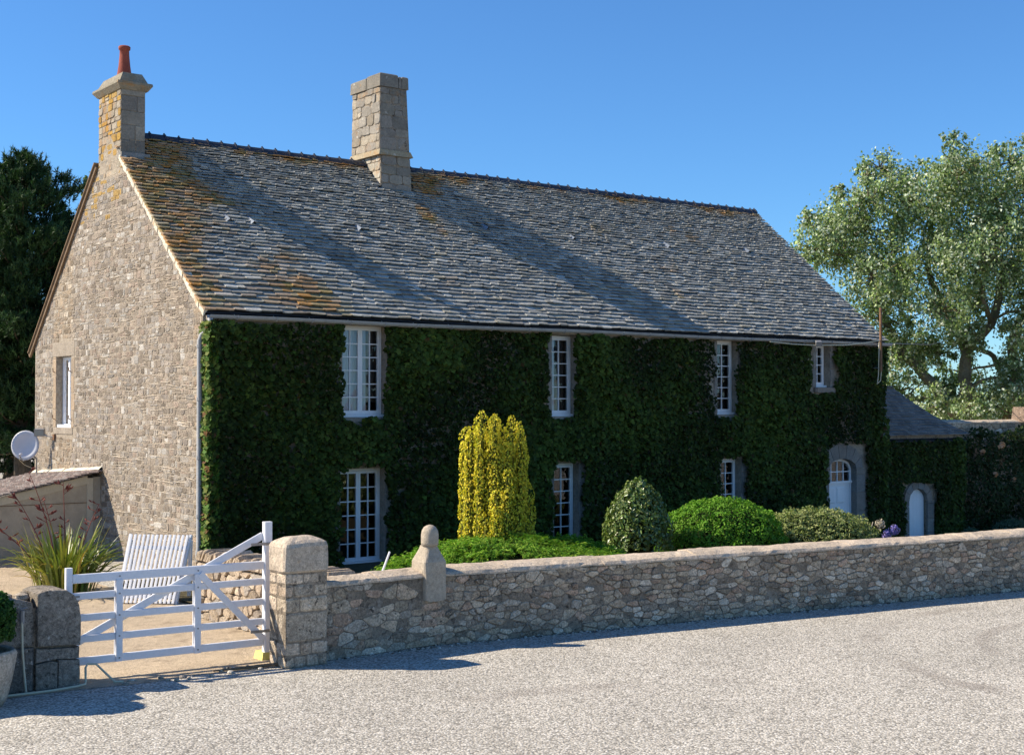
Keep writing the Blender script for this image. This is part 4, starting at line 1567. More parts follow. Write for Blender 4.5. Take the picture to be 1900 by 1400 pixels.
def slab(outl, y0, y1, col, name):
    mb = MB()
    n = len(outl)
    cx, cz = sum(p[0] for p in outl) / n, sum(p[1] for p in outl) / n
    ins = lambda p, k: (p[0] + (cx - p[0]) * k, p[1] + (cz - p[1]) * k)
    rings = [(y1, 0), (y0 + .03, 0), (y0 + .008, .012), (y0, .035)]
    vs = []
    for yy, k in rings:
        for p in outl:
            q = ins(p, k)
            w_ = .012 * mnoise.noise((q[0] * 5, q[1] * 5, 3))
            vs.append((q[0] + w_, yy + w_, q[1] + w_))
    fs = [(r_ * n + i, r_ * n + (i + 1) % n, (r_ + 1) * n + (i + 1) % n, (r_ + 1) * n + i) for r_ in range(3) for i in range(n)]
    fs += [tuple(range(3 * n, 4 * n)), tuple(range(n))[::-1]]
    mb.add(vs, fs, col)
    mb.build(name, M['wallstone'], t)


slab([(-5.85, .50), (-5.342, .48), (-5.335, .62), (-5.337, .80), (-5.36, .95), (-5.41, 1.07), (-5.50, 1.135), (-5.62, 1.15), (-5.76, 1.145), (-5.85, 1.12)], -8.31, -7.78, (.29, .25, .20), 'top_stone')
slab([(-5.60, 0), (-5.345, 0), (-5.338, .15), (-5.345, .31), (-5.60, .33)], -8.30, -7.78, (.27, .235, .19), 'stone')
slab([(-5.86, 0), (-5.61, 0), (-5.61, .30), (-5.70, .33), (-5.86, .31)], -8.31, -7.78, (.24, .21, .17), 'stone')
slab([(-5.86, .33), (-5.62, .34), (-5.35, .33), (-5.345, .46), (-5.62, .47), (-5.86, .48)], -8.30, -7.78, (.30, .26, .21), 'stone')
slab([(-8.9, 0), (-5.88, 0), (-5.87, .35), (-5.88, .5), (-8.9, .5)], -8.29, -7.78, (.19, .17, .145), 'stone')
slab([(-8.9, .51), (-5.89, .51), (-5.87, .8), (-5.88, 1.02), (-6.05, 1.07), (-6.42, 1.06), (-6.5, 1.5), (-8.9, 1.55)], -8.27, -7.78, (.28, .245, .20), 'stone')  # left end, out of view, raised to widen the shadow on the gravel
MB().box((-8.9, -8.24, -.1), (-5.40, -7.84, .95)).build('core', M['mortar_dark'], t)
for (x, y, w_) in ((-5.98, -8.1, .10), (-6.12, -8.02, .08), (-5.90, -7.95, .07), (-6.25, -8.12, .09)):
    MB().lathe((x, y, 1.03 if x < -5.89 else 1.09), [(w_ * .8, 0), (w_, .03), (w_ * .85, .07), (w_ * .3, .085)], 8, (.45, .38, .29), wob=.25).build('loose_stone', M['wallstone'], t)

# dry stone wall between yard and garden
t, PD = wall_run('dry_stone_wall', 'sunlit dry stone wall of rounded rubble behind the white gate', (-2.0, -4.15), (-2.0, -8.22), .86, .42, DRY_PAL, (.09, .17), (.12, .30), 71, mortar='mortar_dark', smat='stone', gap=.006, coping=False, proud=(.03, .07), jit=.36, drop=.1, nmax=200)
R = random.Random(72)
u = 0
while u < 4.05:
    w_ = R.uniform(.09, .16)
    ln = R.uniform(.20, .27)
    tilt = R.uniform(.05, .13)
    h_ = R.uniform(.15, .22)
    base = -2.0 + .03
    mb = MB()
    xs_ = (-2.04, -2.0 + .42 + .03)
    prof = [(0, 0), (w_ * .9, 0), (w_ * .9 + tilt, h_ * .75), (w_ * .75 + tilt, h_), (w_ * .25 + tilt, h_ * .98), (tilt - .01, h_ * .7)]
    n = len(prof)
    vs = []
    for x, k in ((xs_[0] - .01, .75), (xs_[0] + .05, 1), (xs_[1] - .05, 1), (xs_[1], .75)):
        for p in prof:
            vs.append((x + R.uniform(-.015, .015), -4.15 - u - (w_ / 2 + tilt / 2) - (p[0] - w_ / 2 - tilt / 2) * k, .85 + .02 + (h_ / 2 + (p[1] - h_ / 2) * k) + R.uniform(-.006, .006)))
    fs = [(r_ * n + i, r_ * n + (i + 1) % n, (r_ + 1) * n + (i + 1) % n, (r_ + 1) * n + i) for r_ in range(3) for i in range(n)] + [tuple(range(n))[::-1], tuple(range(3 * n, 4 * n))]
    mb.add(vs, fs, pick(DRY_PAL, R))
    mb.build('coping_stone', M['stone'], t)
    u += w_
face = lambda u_, v, k: (-2.0 + u_, -4.15 + k, v)
for i, pl in enumerate(courses(0, .42, 0, .86, (.12, .2), (.14, .3), gap=.01, seed=73, amp=.02)):
    vs, fs = stone(pl, face, R.uniform(.02, .05), .2, .03, .5, R)
    MB().add(vs, fs, pick(DRY_PAL, R)).build('stone', M['stone'], t)

# high wall beyond the outbuilding, with a climbing rose
t, PW = wall_run('garden_wall', 'high mossy stone wall beyond the outbuilding under the poplar', (24.52, 1.2), (34.5, .2), 2.72, .45, WALL_PAL, (.12, .22), (.16, .4), 81, z0=-1.1, nmax=60, cope_len=(.7, 1.3), proud=(.01, .03), gap=.012)
mb = MB()
quad_prism(mb, (28.3, 29.35, .62, 1.1), (28.35, 29.3, .66, 1.06), 2.74, 3.22, (.30, .22, .165))
mb.build('coping_block', M['wallstone'], t)

# ================================================================== lean-to shed against the gable
LS = thing('lean_to_shed', 'low beige rendered shed with brown roof leaning against the gable', 'shed', (-2.2, 7.3, 0))
sy = 5.2
ztop = lambda x: 1.84 + .212 * x + .0     # verge falls away from the gable (x < 0)
mb = MB()
mb.add([(-.30, sy, -.1), (-4.6, sy, -.1), (-4.6, sy, ztop(-4.6) - .02), (-.30, sy, ztop(-.3) - .02)], [(0, 1, 2, 3)])
mb.add([(-4.6, sy, -.1), (-4.6, 9.5, -.1), (-4.6, 9.5, ztop(-4.6) - .05), (-4.6, sy, ztop(-4.6) - .05)], [(0, 1, 2, 3)])
mb.build('wall', M['render'], LS)
MB().box((-.30, sy - .02, -.05), (-.17, sy + .1, 1.70)).build('door_post', M['fascia'], LS)
MB().box((-.165, sy - .005, -.05), (-.004, sy + .12, 1.72)).build('door_post', M['render'], LS)
MB().add([(-.30, sy - .03, ztop(-.3) - .20), (-4.62, sy - .03, ztop(-4.62) - .20), (-4.62, sy - .03, ztop(-4.62) - .03), (-.30, sy - .03, ztop(-.3) - .03), (-.30, sy - .004, ztop(-.3) - .20), (-4.62, sy - .004, ztop(-4.62) - .20), (-4.62, sy - .004, ztop(-4.62) - .03), (-.30, sy - .004, ztop(-.3) - .03)],
         [(0, 1, 2, 3), (4, 7, 6, 5), (0, 4, 5, 1), (3, 2, 6, 7), (0, 3, 7, 4), (1, 5, 6, 2)]).build('fascia', M['fascia'], LS)
MB().box((-4.5, sy - .012, 1.16), (-.302, sy - .004, 1.175)).build('panel_joint', M['wood'], LS)
# roof of overlapping brown tiles, courses running along the wall
rsl = MB().add([(0, sy - .1, ztop(0) + .0), (-4.8, sy - .1, ztop(-4.8)), (-4.8, 9.7, ztop(-4.8) - .25), (0, 9.7, ztop(0) - .25)], [(0, 1, 2, 3)]).build('roof', M['roof_under'], LS)
R = random.Random(101)
items = []
x = -4.85
while x < -.05:
    st = .15
    yy = sy - .14 - R.uniform(0, .1)
    while yy < 9.65:
        w_ = .17 * R.uniform(.9, 1.1)
        dz = -.25 * (yy - sy) / 4.5
        x1 = min(x + st * 1.5, -.01)
        a, b = ztop(x) + dz + .045 + R.uniform(0, .012), ztop(x1) + dz + .012
        y1 = yy + w_ - .012
        ym = (yy + y1) / 2
        vs = [(x, yy, a), (x, ym, a + .022), (x, y1, a), (x1, y1, b), (x1, ym, b + .022), (x1, yy, b), (x, yy, a - .02), (x, y1, a - .02), (x1, yy, b - .02)]
        items.append((vs, [(0, 1, 4, 5), (1, 2, 3, 4), (0, 6, 7, 2, 1), (0, 5, 8, 6)], pick([(.22, .175, .155), (.27, .21, .185), (.19, .155, .14), (.30, .26, .235)], R), yy < 8.5 and x > -2.9))
        yy += w_
    x += st
pieces(rsl, 'roof_tile', items, M['shed_roof'], 'small_roof_tiles', 280)
mb = MB()
R = random.Random(102)
yy = sy - .12
while yy < 9.4:
    l_ = R.uniform(.2, .4)
    dz, dz1 = -.25 * (yy - sy) / 4.5, -.25 * (yy + l_ - sy) / 4.5
    hi = R.uniform(.06, .09)
    mb.add([(-.14, yy, 1.80 + dz + .03), (-.14, yy + l_, 1.80 + dz1 + .03), (-.05, yy + l_, 1.84 + dz1 + hi), (-.05, yy, 1.84 + dz + hi), (.0, yy + l_, 1.87 + dz1 + hi), (.0, yy, 1.87 + dz + hi)], [(0, 1, 2, 3), (3, 2, 4, 5), (0, 3, 5)])
    yy += l_
mb.build('flashing', M['lichen_mortar'], LS)

# ================================================================== field gate
def unitv(a):
    return Vector(a).normalized()


g0, g1 = Vector((-5.39, -7.93, 0)), Vector((-2.81, -8.10, 0))
gd = (g1 - g0).normalized()
gn = Vector((gd.y, -gd.x, 0))
GT = thing('field_gate', 'white painted five bar wooden gate standing closed across the yard entrance', 'gate', tuple((g0 + g1) / 2))
gp = lambda s, z, k=0: g0 + gd * s + gn * k + Vector((0, 0, z))
GL = (g1 - g0).length
for z, hh, w_ in ((1.215, .105, .05), (1.005, .085, .04), (.745, .085, .04), (.49, .085, .04), (.225, .095, .045)):
    MB().beam(gp(.08, z - .006), gp(GL - .05, z + .008), w_, hh, side=gn, bev=.007).build('rail', M['gate_paint'], GT)
MB().beam(gp(.035, .16), gp(.035, 1.345), .075, .078, side=gn, bev=.008).build('latch_stile', M['gate_paint'], GT)
MB().beam(gp(GL, .10), gp(GL, 1.78), .10, .105, side=gn, bev=.012).build('hinge_post', M['gate_paint'], GT)
for s in (.64, 1.635):
    MB().beam(gp(s, .18, .034), gp(s, 1.17, .034), .02, .082, side=gn, bev=.004).build('upright', M['gate_paint'], GT)
    MB().beam(gp(s, .18, -.034), gp(s, 1.17, -.034), .02, .082, side=gn, bev=.004).build('upright', M['gate_paint'], GT)
MB().beam(gp(.10, .42, -.036), gp(GL - .05, 1.60, -.036), .025, .095, side=gn, bev=.004).build('brace', M['gate_paint'], GT)
MB().beam(gp(1.66, 1.17, .036), gp(GL - .06, .27, .036), .025, .085, side=gn, bev=.004).build('brace', M['gate_paint'], GT)
for z in (.38, 1.5):
    MB().beam(gp(GL - .25, z, .06), gp(GL + .02, z, .06), .008, .035, side=gn).build('hinge_strap', M['metal'], GT)

for s in (.64, 1.635):
    for z in (1.215, 1.005, .745, .49, .225):
        MB().tube([gp(s, z, .044), gp(s, z, .052)], .011, 6).build('bolt', M['metal'], GT)
MB().beam(gp(-.03, 1.0, .03), gp(.16, 1.0, .03), .012, .025, side=gn).build('latch', M['metal'], GT)
t = thing('gate_stop', 'yellow painted block on the ground under the gate hinge post', 'block', (-2.75, -7.98, 0))
mb = MB()
quad_prism(mb, (-2.91, -2.63, -8.16, -7.92), (-2.89, -2.65, -8.15, -7.93), 0, .10)
mb.build('block', M['yellow'], t)

# ================================================================== white slatted panel leaning in the yard
SP = thing('slatted_panel', 'white slatted garden table top leaning upright in front of the gable', 'slatted table', (-2.0, -2.3, 0))
b0, b1 = Vector((-2.50, -2.13, .02)), Vector((-1.76, -2.80, .02))
t0, t1 = Vector((-2.15, -1.83, 1.13)), Vector((-1.37, -2.52, 1.12))
pn = (b1 - b0).cross(t0 - b0).normalized()
if pn.dot(CAM - b0) < 0:
    pn = -pn
ns = 14
for i in range(ns):
    k = (i + .5) / ns
    a, b = b0.lerp(b1, k), t0.lerp(t1, k)
    MB().beam(a, b - (b - a).normalized() * .02, .045, .022, side=(b1 - b0), bev=.006).build('slat', M['paint'], SP)
for k in (.10, .42, .80):
    a, b = b0.lerp(t0, k) - pn * .028, b1.lerp(t1, k) - pn * .028
    MB().beam(a, b, .03, .06, side=pn).build('batten', M['paint'], SP)
for e, (a, b) in enumerate(((b0, t0), (b1, t1))):
    a2, b2 = a - pn * .06, b - pn * .06
    MB().beam(a2, b2, .07, .035, side=pn).build('side_rail', M['paint'], SP)
    top = a2.lerp(b2, .93)
    foot = Vector((a.x, a.y, 0)) - Vector((pn.x, pn.y, 0)).normalized() * .72
    MB().beam(top - pn * .04, foot + Vector((0, 0, .01)), .05, .06, side=(b1 - b0)).build('leg', M['paint'], SP)

# ================================================================== flax plant
FX = thing('flax_plant', 'spiky green flax plant with tall dark red seed heads beside the shed', 'flax', (-2.75, -.35, 0))
R = random.Random(44)
FPAL = [(.16, .21, .03), (.22, .25, .04), (.26, .25, .04), (.11, .16, .03), (.30, .29, .06), (.17, .22, .05)]
for i in range(280):
    a = R.uniform(0, 2 * PI)
    ln = R.uniform(.7, 1.4)
    lean = R.uniform(.15, 1.15)
    r0 = R.uniform(0, .52)
    p = Vector((-2.75 + r0 * math.cos(a), -.35 + r0 * math.sin(a), .0))
    ang = PI / 2 - lean * .35
    w_ = R.uniform(.036, .07)
    h = Vector((math.cos(a), math.sin(a), 0))
    s = Vector((-math.sin(a), math.cos(a), 0))
    vs = []
    nseg = 6
    for k in range(nseg + 1):
        f = k / nseg
        ww = w_ * (.75 + .5 * f) if f < .5 else w_ * (1.0 * (1 - f) * 2 + .06)
        q = p + Vector((0, 0, 0))
        vs += [q - s * ww * .5 + Vector((0, 0, ww * .35)), q, q + s * ww * .5 + Vector((0, 0, ww * .35))]
        p = p + (h * math.cos(ang) + Vector((0, 0, 1)) * math.sin(ang)) * ln / nseg
        ang -= lean * R.uniform(.14, .24) * (1 + f * 1.2)
        if p.z < .03:
            p.z = .03
    fs = []
    for k in range(nseg):
        fs += [(3 * k, 3 * k + 1, 3 * k + 4, 3 * k + 3), (3 * k + 1, 3 * k + 2, 3 * k + 5, 3 * k + 4)]
    c = pick(FPAL, R, .2) if R.random() > .07 else (.40, .28, .06)
    MB().add(vs, fs, c).build('leaf', M['flax'], FX)
for (dx, dy, top, lx) in ((-.1, 0, 2.25, -.52), (.05, .05, 2.05, -.05), (.2, 0, 1.65, .42), (-.25, -.1, 1.85, -.65), (-.3, 0, 1.35, -1.0), (-.02, .1, 1.7, -.3)):
    p0 = Vector((-2.75 + dx, -.35 + dy, .1))
    side = Vector((.795, -.607, 0))
    pts = [p0 + side * lx * (f ** 1.6) + Vector((0, 0, (top - .1) * (f - .06 * f * f))) for f in [k / 7 for k in range(8)]]
    mb = MB().tube(pts, [.013 - .0011 * k for k in range(8)], 5)
    st = mb.build('flower_stalk', M['pod'], FX)
    mb = MB()
    for k in range(9):
        f = R.uniform(.52, 1)
        i0 = min(6, int(f * 7))
        q = pts[i0].lerp(pts[i0 + 1], f * 7 - i0)
        d = (side * R.choice((-1, 1)) * R.uniform(.4, 1) + FWD * R.uniform(-.5, .5) + Vector((0, 0, R.uniform(.1, .5)))).normalized()
        e = q + d * R.uniform(.06, .15)
        mb.tube([q, e], .005, 4)
        for _ in range(R.randint(2, 4)):
            dd = (d + Vector((R.uniform(-.6, .6), R.uniform(-.6, .6), R.uniform(-.1, .9)))).normalized()
            ee = q.lerp(e, R.uniform(.4, 1))
            mb.tube([ee, ee + dd * .035, ee + dd * .075], [.004, .013, .003], 5)
    mb.build('seed_pods', M['pod'], st, kind='stuff')

# ================================================================== dish, lamps, mast
t = thing('satellite_dish', 'round pale grey satellite dish above the shed roof', 'satellite dish', (-.35, 9.2, 1.7))
cd = Vector((-.5, 8.72, 2.33))
fw = Vector((-.62, -.78, .12)).normalized()
rt = fw.cross(Vector((0, 0, 1))).normalized()
uv = rt.cross(fw)
if uv.z < 0:
    uv = -uv
vs, fs = [], []
nn, nr = 28, 4
for j in range(nr + 1):
    rr = .335 * j / nr
    for k in range(nn):
        a = 2 * PI * k / nn
        vs.append(cd + rt * rr * math.cos(a) + uv * rr * 1.06 * math.sin(a) + fw * (rr * rr * .65 - .06))
for k in range(nn):
    a = 2 * PI * k / nn
    vs.append(cd + rt * .335 * math.cos(a) + uv * .335 * 1.06 * math.sin(a) + fw * (.335 * .335 * .65 - .075))
for j in range(nr + 1):
    fs += [(j * nn + k, j * nn + (k + 1) % nn, (j + 1) * nn + (k + 1) % nn, (j + 1) * nn + k) for k in range(nn)]
mb = MB().add(vs, fs)
mb.build('reflector', M['dish'], t, smooth=True)
lnb = cd + fw * .33 - uv * .27
MB().tube([cd - uv * .34 - fw * .05, cd - uv * .38 + fw * .1, lnb], .012, 6).build('feed_arm', M['metal'], t)
MB().tube([lnb - fw * .0, lnb - fw * .07 + uv * .04], .03, 8).build('receiver', M['dish'], t)
MB().tube([cd - fw * .08, cd - fw * .16 - uv * .1, Vector((-.22, 8.75, 2.0)), Vector((-.22, 8.75, 1.66))], .024, 8).build('mast', M['metal'], t)
MB().tube([lnb - uv * .02, lnb - uv * .10, cd - uv * .46, Vector((-.2, 8.65, 1.72))], .006, 5).build('cable', M['hose'], t)

t = thing('floodlight', 'small grey floodlight on a bracket under the gable window', 'floodlight', (-.1, 8.2, 2.5))
c = Vector((-.26, 8.42, 2.64))
dr = Vector((-.55, -.8, -.25)).normalized()
MB().beam(c + dr * .05, c - dr * .05, .24, .17, side=(.795, -.607, 0), bev=.012).build('housing', M['metal'], t)
MB().beam(c + dr * .052, c + dr * .056, .20, .13, side=(.795, -.607, 0)).build('lens', M['lamp_glass'], t)
MB().tube([c - dr * .04, Vector((-.14, 8.25, 2.55)), Vector((0, 8.12, 2.52))], .014, 6).build('bracket', M['metal'], t)
MB().box((-.05, 8.06, 2.46), (-.003, 8.16, 2.60)).build('mounting_plate', M['rust'], t)
MB().tube([(-.012, 8.11, 2.48), (-.012, 8.35, 2.30), (-.012, 8.45, 2.0), (-.02, 8.5, 1.75)], .008, 5).build('cable', M['metal'], t)

t = thing('service_mast', 'thin rusty service pole with pale cable at the far end of the eaves', 'pole', (19.78, -.3, 3.85))
MB().tube([(19.76, -.42, 4.2), (19.76, -.42, 5.95)], .038, 8).build('pole', M['rust'], t)
MB().tube([(19.72, -.40, 5.0), (19.70, -.40, 4.6), (19.73, -.36, 4.1), (19.70, -.35, 3.9)], .014, 5).build('cable', M['hose'], t)
MB().tube([(19.80, -.40, 4.95), (19.83, -.40, 4.4), (19.82, -.36, 3.95), (19.70, -.33, 3.86)], .014, 5).build('cable', M['hose'], t)
MB().tube([(15.37, -.36, 4.90), (16.2, -.37, 4.86), (17.1, -.38, 4.85), (18.4, -.4, 4.89), (19.76, -.42, 5.05)], .013, 5).build('cable', M['hose'], t)
for z in (4.3, 4.9):
    MB().tube([(19.76, -.42, z), (19.76, -.0, z)], .016, 6).build('bracket', M['metal'], t)

MB().tube([(19.76, -.42, 4.98), (27.0, 3.2, 5.25), (36.0, 8.6, 5.9), (51.5, 13.5, 7.76)], .012, 5).build('overhead_wire', M['metal'], t)
t = thing('floodlight', 'small floodlight under the eaves above the smallest upper window', 'floodlight', (17.2, -.3, 4.9))
c = Vector((17.18, -.42, 4.90))
MB().beam(c + Vector((-.05, -.06, -.02)), c + Vector((.05, .06, .03)), .16, .12, bev=.012).build('housing', M['metal'], t)
MB().tube([c + Vector((.05, .06, .03)), Vector((17.28, -.1, 4.96))], .012, 6).build('bracket', M['metal'], t)

# ================================================================== small things near the gate
t = thing('garden_hose', 'cream garden hose lying along the foot of the rounded gate pier', 'hose', (-5.9, -8.4, 0))
pts = [(-7.6, -8.62, .014), (-6.9, -8.50, .014), (-6.26, -8.40, .014), (-5.98, -8.42, .014), (-5.70, -8.42, .014), (-5.40, -8.36, .014), (-5.28, -8.30, .014), (-5.265, -8.27, .05), (-5.262, -8.26, .20), (-5.23, -8.24, .235), (-5.12, -8.22, .22), (-5.02, -8.30, .10), (-4.95, -8.38, .016), (-4.86, -8.42, .014)]
MB().tube(pts, .014, 7).build('hose', M['hose'], t, smooth=True)
t = thing('water_pipe', 'thin upright pale pipe on the face of the rounded gate pier', 'pipe', (-6.02, -8.36, 0))
MB().tube([(-6.03, -8.33, .94), (-6.035, -8.345, .8), (-6.03, -8.35, .5), (-6.01, -8.35, .25), (-5.99, -8.36, .02), (-5.99, -8.40, .012)], .014, 7).build('pipe', M['hose'], t, smooth=True)
MB().tube([(-6.03, -8.33, .80), (-6.03, -8.335, .95)], .028, 8).build('tap', M['metal'], t)
MB().tube([(-6.03, -8.335, .92), (-6.06, -8.36, .97), (-5.98, -8.36, .98)], .009, 6).build('tap_handle', M['metal'], t)

t = thing('fallen_branch', 'thin brown stick lying at the edge of the gravel by the gate pier', 'branch', (-3.3, -8.6, 0))
MB().tube([(-3.75, -8.50, .022), (-3.45, -8.55, .024), (-3.15, -8.60, .03), (-2.93, -8.66, .04)], [.010, .018, .022, .02], 6).build('stick', M['wood'], t)
R = random.Random(9)
for i in range(26):
    x, y = R.uniform(-5.0, -3.0), R.uniform(-8.72, -8.35)
    s = R.uniform(.015, .045)
    o = MB().lathe((x, y, 0), [(s * .8, 0), (s, s * .3), (s * .8, s * .7), (s * .2, s * .85)], 7, pick([(.5, .43, .33), (.42, .36, .29), (.6, .55, .47)], R), wob=.5).build('loose_stone', M['wallstone'])
    o['label'] = 'small loose stone on the edge of the gravel in the gateway'
    o['category'] = 'stone'
    o['group'] = 'loose stones in the gateway'
mb = MB()
for i in range(620):
    f = R.random()
    x = -2.3 + f * 16.6
    y = (-8.62 if x < -.54 else -8.585 - (x + .54) * .1473) - abs(R.gauss(0, .05)) - .02
    s = R.uniform(.008, .026)
    mb.lathe((x, y, 0), [(s * .8, 0), (s, s * .4), (s * .4, s * .85)], 6, pick([(.5, .44, .36), (.30, .26, .21), (.62, .57, .5), (.18, .15, .12)], R), wob=.5)
mb.build('gravel_litter', M['wallstone'], kind='stuff', label='loose grit washed against the foot of the long wall', category='gravel')
t = thing('stake', 'short white stake leaning behind the wall next to the gate pier', 'stake', (-1.0, -8.0, 0))
MB().tube([(-1.30, -7.95, .0), (-1.02, -8.0, .92), (-.885, -8.02, 1.26)], [.018, .018, .014], 7).build('stick', M['paint'], t)

# planter with clipped shrub cut by the picture edge
t = thing('stone_planter', 'rough stone planter at the foot of the rounded gate pier', 'planter', (-6.62, -8.72, 0))
MB().lathe((-6.62, -8.74, 0), [(.24, 0), (.30, .1), (.36, .35), (.385, .58), (.36, .62), (.31, .60), (.28, .5)], 16, (.30, .27, .22), wob=.10).build('pot', M['coping'], t, smooth=True)

# ================================================================== plants
def blob_points(n, c, r, seed, lump=.22, freq=1.4, low=-.4, power=2.0):
    """points and normals on a lumpy superellipsoid"""
    d = unit(RNG.normal(0, 1, (n * 2, 3)))
    d = d[d[:, 2] > low][:n]
    r = np.asarray(r, float)
    k = (np.sum(np.abs(d) ** power, axis=1)) ** (-1 / power)
    lum = np.array([mnoise.noise((a * freq * 2, b * freq * 2, c_ * freq * 2 + seed)) for a, b, c_ in d])
    P = d * k[:, None] * r * (1 + lump * lum)[:, None]
    return P + np.asarray(c), unit(d / r), lum


def core_mesh(parent, c, r, k=.86, m='soil', n=16, rings=9, top=1.0, name='foliage_core'):  # filler solid that closes the view through the leaves
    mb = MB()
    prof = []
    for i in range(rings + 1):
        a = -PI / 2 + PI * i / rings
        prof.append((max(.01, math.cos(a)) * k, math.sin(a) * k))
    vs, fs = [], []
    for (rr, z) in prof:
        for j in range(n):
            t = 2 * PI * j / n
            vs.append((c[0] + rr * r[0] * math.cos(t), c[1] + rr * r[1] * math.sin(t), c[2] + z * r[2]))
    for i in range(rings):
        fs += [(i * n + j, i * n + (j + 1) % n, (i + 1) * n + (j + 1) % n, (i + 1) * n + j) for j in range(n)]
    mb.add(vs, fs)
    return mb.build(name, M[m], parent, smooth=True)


M['inner'] = mat('core_shade', (.018, .028, .010), mott=[(9, .4)], bump=[(14, .05)], spec=.02)  # added core solids, coloured near black as shade behind the leaves


def shrub(name, label, cat, c, r, n, size, col, alt, p, seed, m='leaf', lump=.12, freq=1.5, shell=.12, jit=.5, aspect=.6, lobed=False, power=2.0, tip=None, core=.85, low=-.5, group=None, shape=None):
    t = thing(name, label, cat, (c[0], c[1], max(0, c[2] - r[2])), group)
    P, Nn, lum = blob_points(n, (0, 0, 0), r, seed, lump, freq, low, power)
    if shape is not None:
        P = shape(P)
    P = P * (1 - shell * RNG.random((len(P), 1)) ** 1.5) + np.asarray(c)
    k = len(P)
    s = RNG.uniform(size[0], size[1], k)
    cols = tints(k, col, .3, alt, p) * (1 + .25 * lum)[:, None]
    tp = None if tip is None else np.tile(np.array([tip]), (k, 1))
    link('leaves', leaves('leaves', P, Nn, s, np.clip(cols, .005, 1), tp, aspect, .15, jit, lobed), M[m], t, kind='stuff')
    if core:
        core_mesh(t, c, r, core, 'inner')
    return t


# golden column yew made of packed upright fingers
YC = Vector((3.20, -5.0, .2))
t = thing('golden_yew', 'tall column of golden yellow yew in the middle of the garden', 'yew', tuple(YC))
R = random.Random(3)
P_, N_, S_, C_ = [], [], [], []
fing = []
for (x, y, top, rad) in ((2.62, -5.18, 3.22, .115), (2.80, -5.36, 3.08, .105), (2.98, -5.20, 3.12, .10), (3.06, -5.46, 2.62, .10), (3.26, -5.40, 3.06, .115), (3.44, -5.46, 2.90, .10), (3.58, -5.30, 2.98, .105), (3.70, -5.10, 2.72, .10), (3.78, -4.90, 2.42, .10),
                         (2.56, -4.95, 2.92, .10), (2.74, -5.50, 1.85, .12), (2.95, -5.58, 2.15, .11), (3.20, -5.60, 1.75, .12), (3.42, -5.60, 1.40, .13), (3.62, -5.48, 1.95, .12), (2.58, -5.36, 1.45, .12), (3.76, -5.28, 1.55, .12),
                         (3.15, -5.0, 2.95, .13), (2.85, -4.9, 3.0, .13), (3.4, -4.95, 2.9, .13), (2.75, -4.6, 2.9, .12), (3.15, -4.55, 2.95, .12), (3.5, -4.6, 2.75, .12), (3.72, -4.7, 2.4, .1), (3.0, -4.75, 2.85, .14), (3.3, -4.7, 2.8, .14)):
    x, rad = 3.17 + (x - 3.17) * .74, rad * .90
    fing.append((x, y, top + R.uniform(-.05, .05), rad))
    for k in range(3):
        a = R.uniform(0, 2 * PI)
        fing.append((x + math.cos(a) * rad * .8, y + math.sin(a) * rad * .8, top * R.uniform(.72, .96), rad * R.uniform(.5, .75)))
for (x, y, top, rad) in fing:
    n = int(top * 3400 * rad)
    z = RNG.uniform(.15, top, n)
    a = RNG.uniform(0, 2 * PI, n)
    out = np.array([x - YC.x, y - YC.y])
    lean = .04 * (1 - z / 3.0)
    rk = rad * np.clip((top - z) / .14, .15, 1) ** .5 * (1 + .30 * np.sin(z * 15 + x * 47 + y * 31) * RNG.uniform(.5, 1, n))
    px = x + out[0] * lean * 1.2 + rk * np.cos(a)
    py = y + out[1] * lean * 1.2 + rk * np.sin(a)
    P_.append(np.stack([px, py, z], 1))
    N_.append(np.stack([np.cos(a), np.sin(a), np.full(n, .55)], 1))
    S_.append(RNG.uniform(.032, .058, n))
    C_.append(tints(n, (.72, .60, .06), .28, (.42, .43, .055), .2))
link('leaves', leaves('leaves', np.concatenate(P_), unit(np.concatenate(N_)), np.concatenate(S_), np.concatenate(C_), np.tile(np.array([[0, 0, 1.0]]), (sum(map(len, P_)), 1)), .6, .2, .6), M['leaf'], t, kind='stuff')
mb = MB()
for (x, y, top, rad) in fing:
    mb.tube([(x, y, 0), (x, y, top * .5), (x, y, top - .12)], [rad * .75, rad * .7, rad * .25], 6)
mb.build('foliage_core', mat('yew_twigs', (.10, .10, .02), mott=[(12, .4)], spec=.02), t)

# spreading juniper carpet: arching sprays
t = thing('spreading_juniper', 'low bright green spreading juniper carpet around the foot of the golden yew', 'juniper', (2.7, -6.0, 0))
P_, N_, T_, S_, C_ = [], [], [], [], []
R = random.Random(6)


def jz(x, y):
    v = 1 - ((x - 2.75) / 2.45) ** 2 - ((y + 6.0) / 1.6) ** 2
    return .08 + .92 * max(0, v) ** .38 + .13 * mnoise.noise((x * 1.6, y * 1.6, 5))


for i in range(2600):
    x, y = R.uniform(.25, 5.25), R.uniform(-7.65, -4.35)
    if 1 - ((x - 2.75) / 2.5) ** 2 - ((y + 6.0) / 1.65) ** 2 < 0:
        continue
    z = jz(x, y)
    a = math.atan2(y + 6.0, x - 2.75) + R.uniform(-.8, .8)
    ln = R.uniform(.16, .34)
    d = np.array([math.cos(a), math.sin(a), R.uniform(.1, .5)])
    k = 34
    f = RNG.random(k)
    pos = np.array([x, y, z]) + d * (f * ln)[:, None] + np.array([0, 0, -.22]) * (f ** 2 * ln)[:, None] + RNG.normal(0, .018, (k, 3))
    P_.append(pos)
    N_.append(np.tile([0, 0, 1.0], (k, 1)) + d * .3)
    T_.append(np.tile(d, (k, 1)))
    S_.append(RNG.uniform(.04, .085, k))
    C_.append(tints(k, (.13, .27, .025), .3, (.26, .38, .045), .3) * (.5 + .75 * f)[:, None])
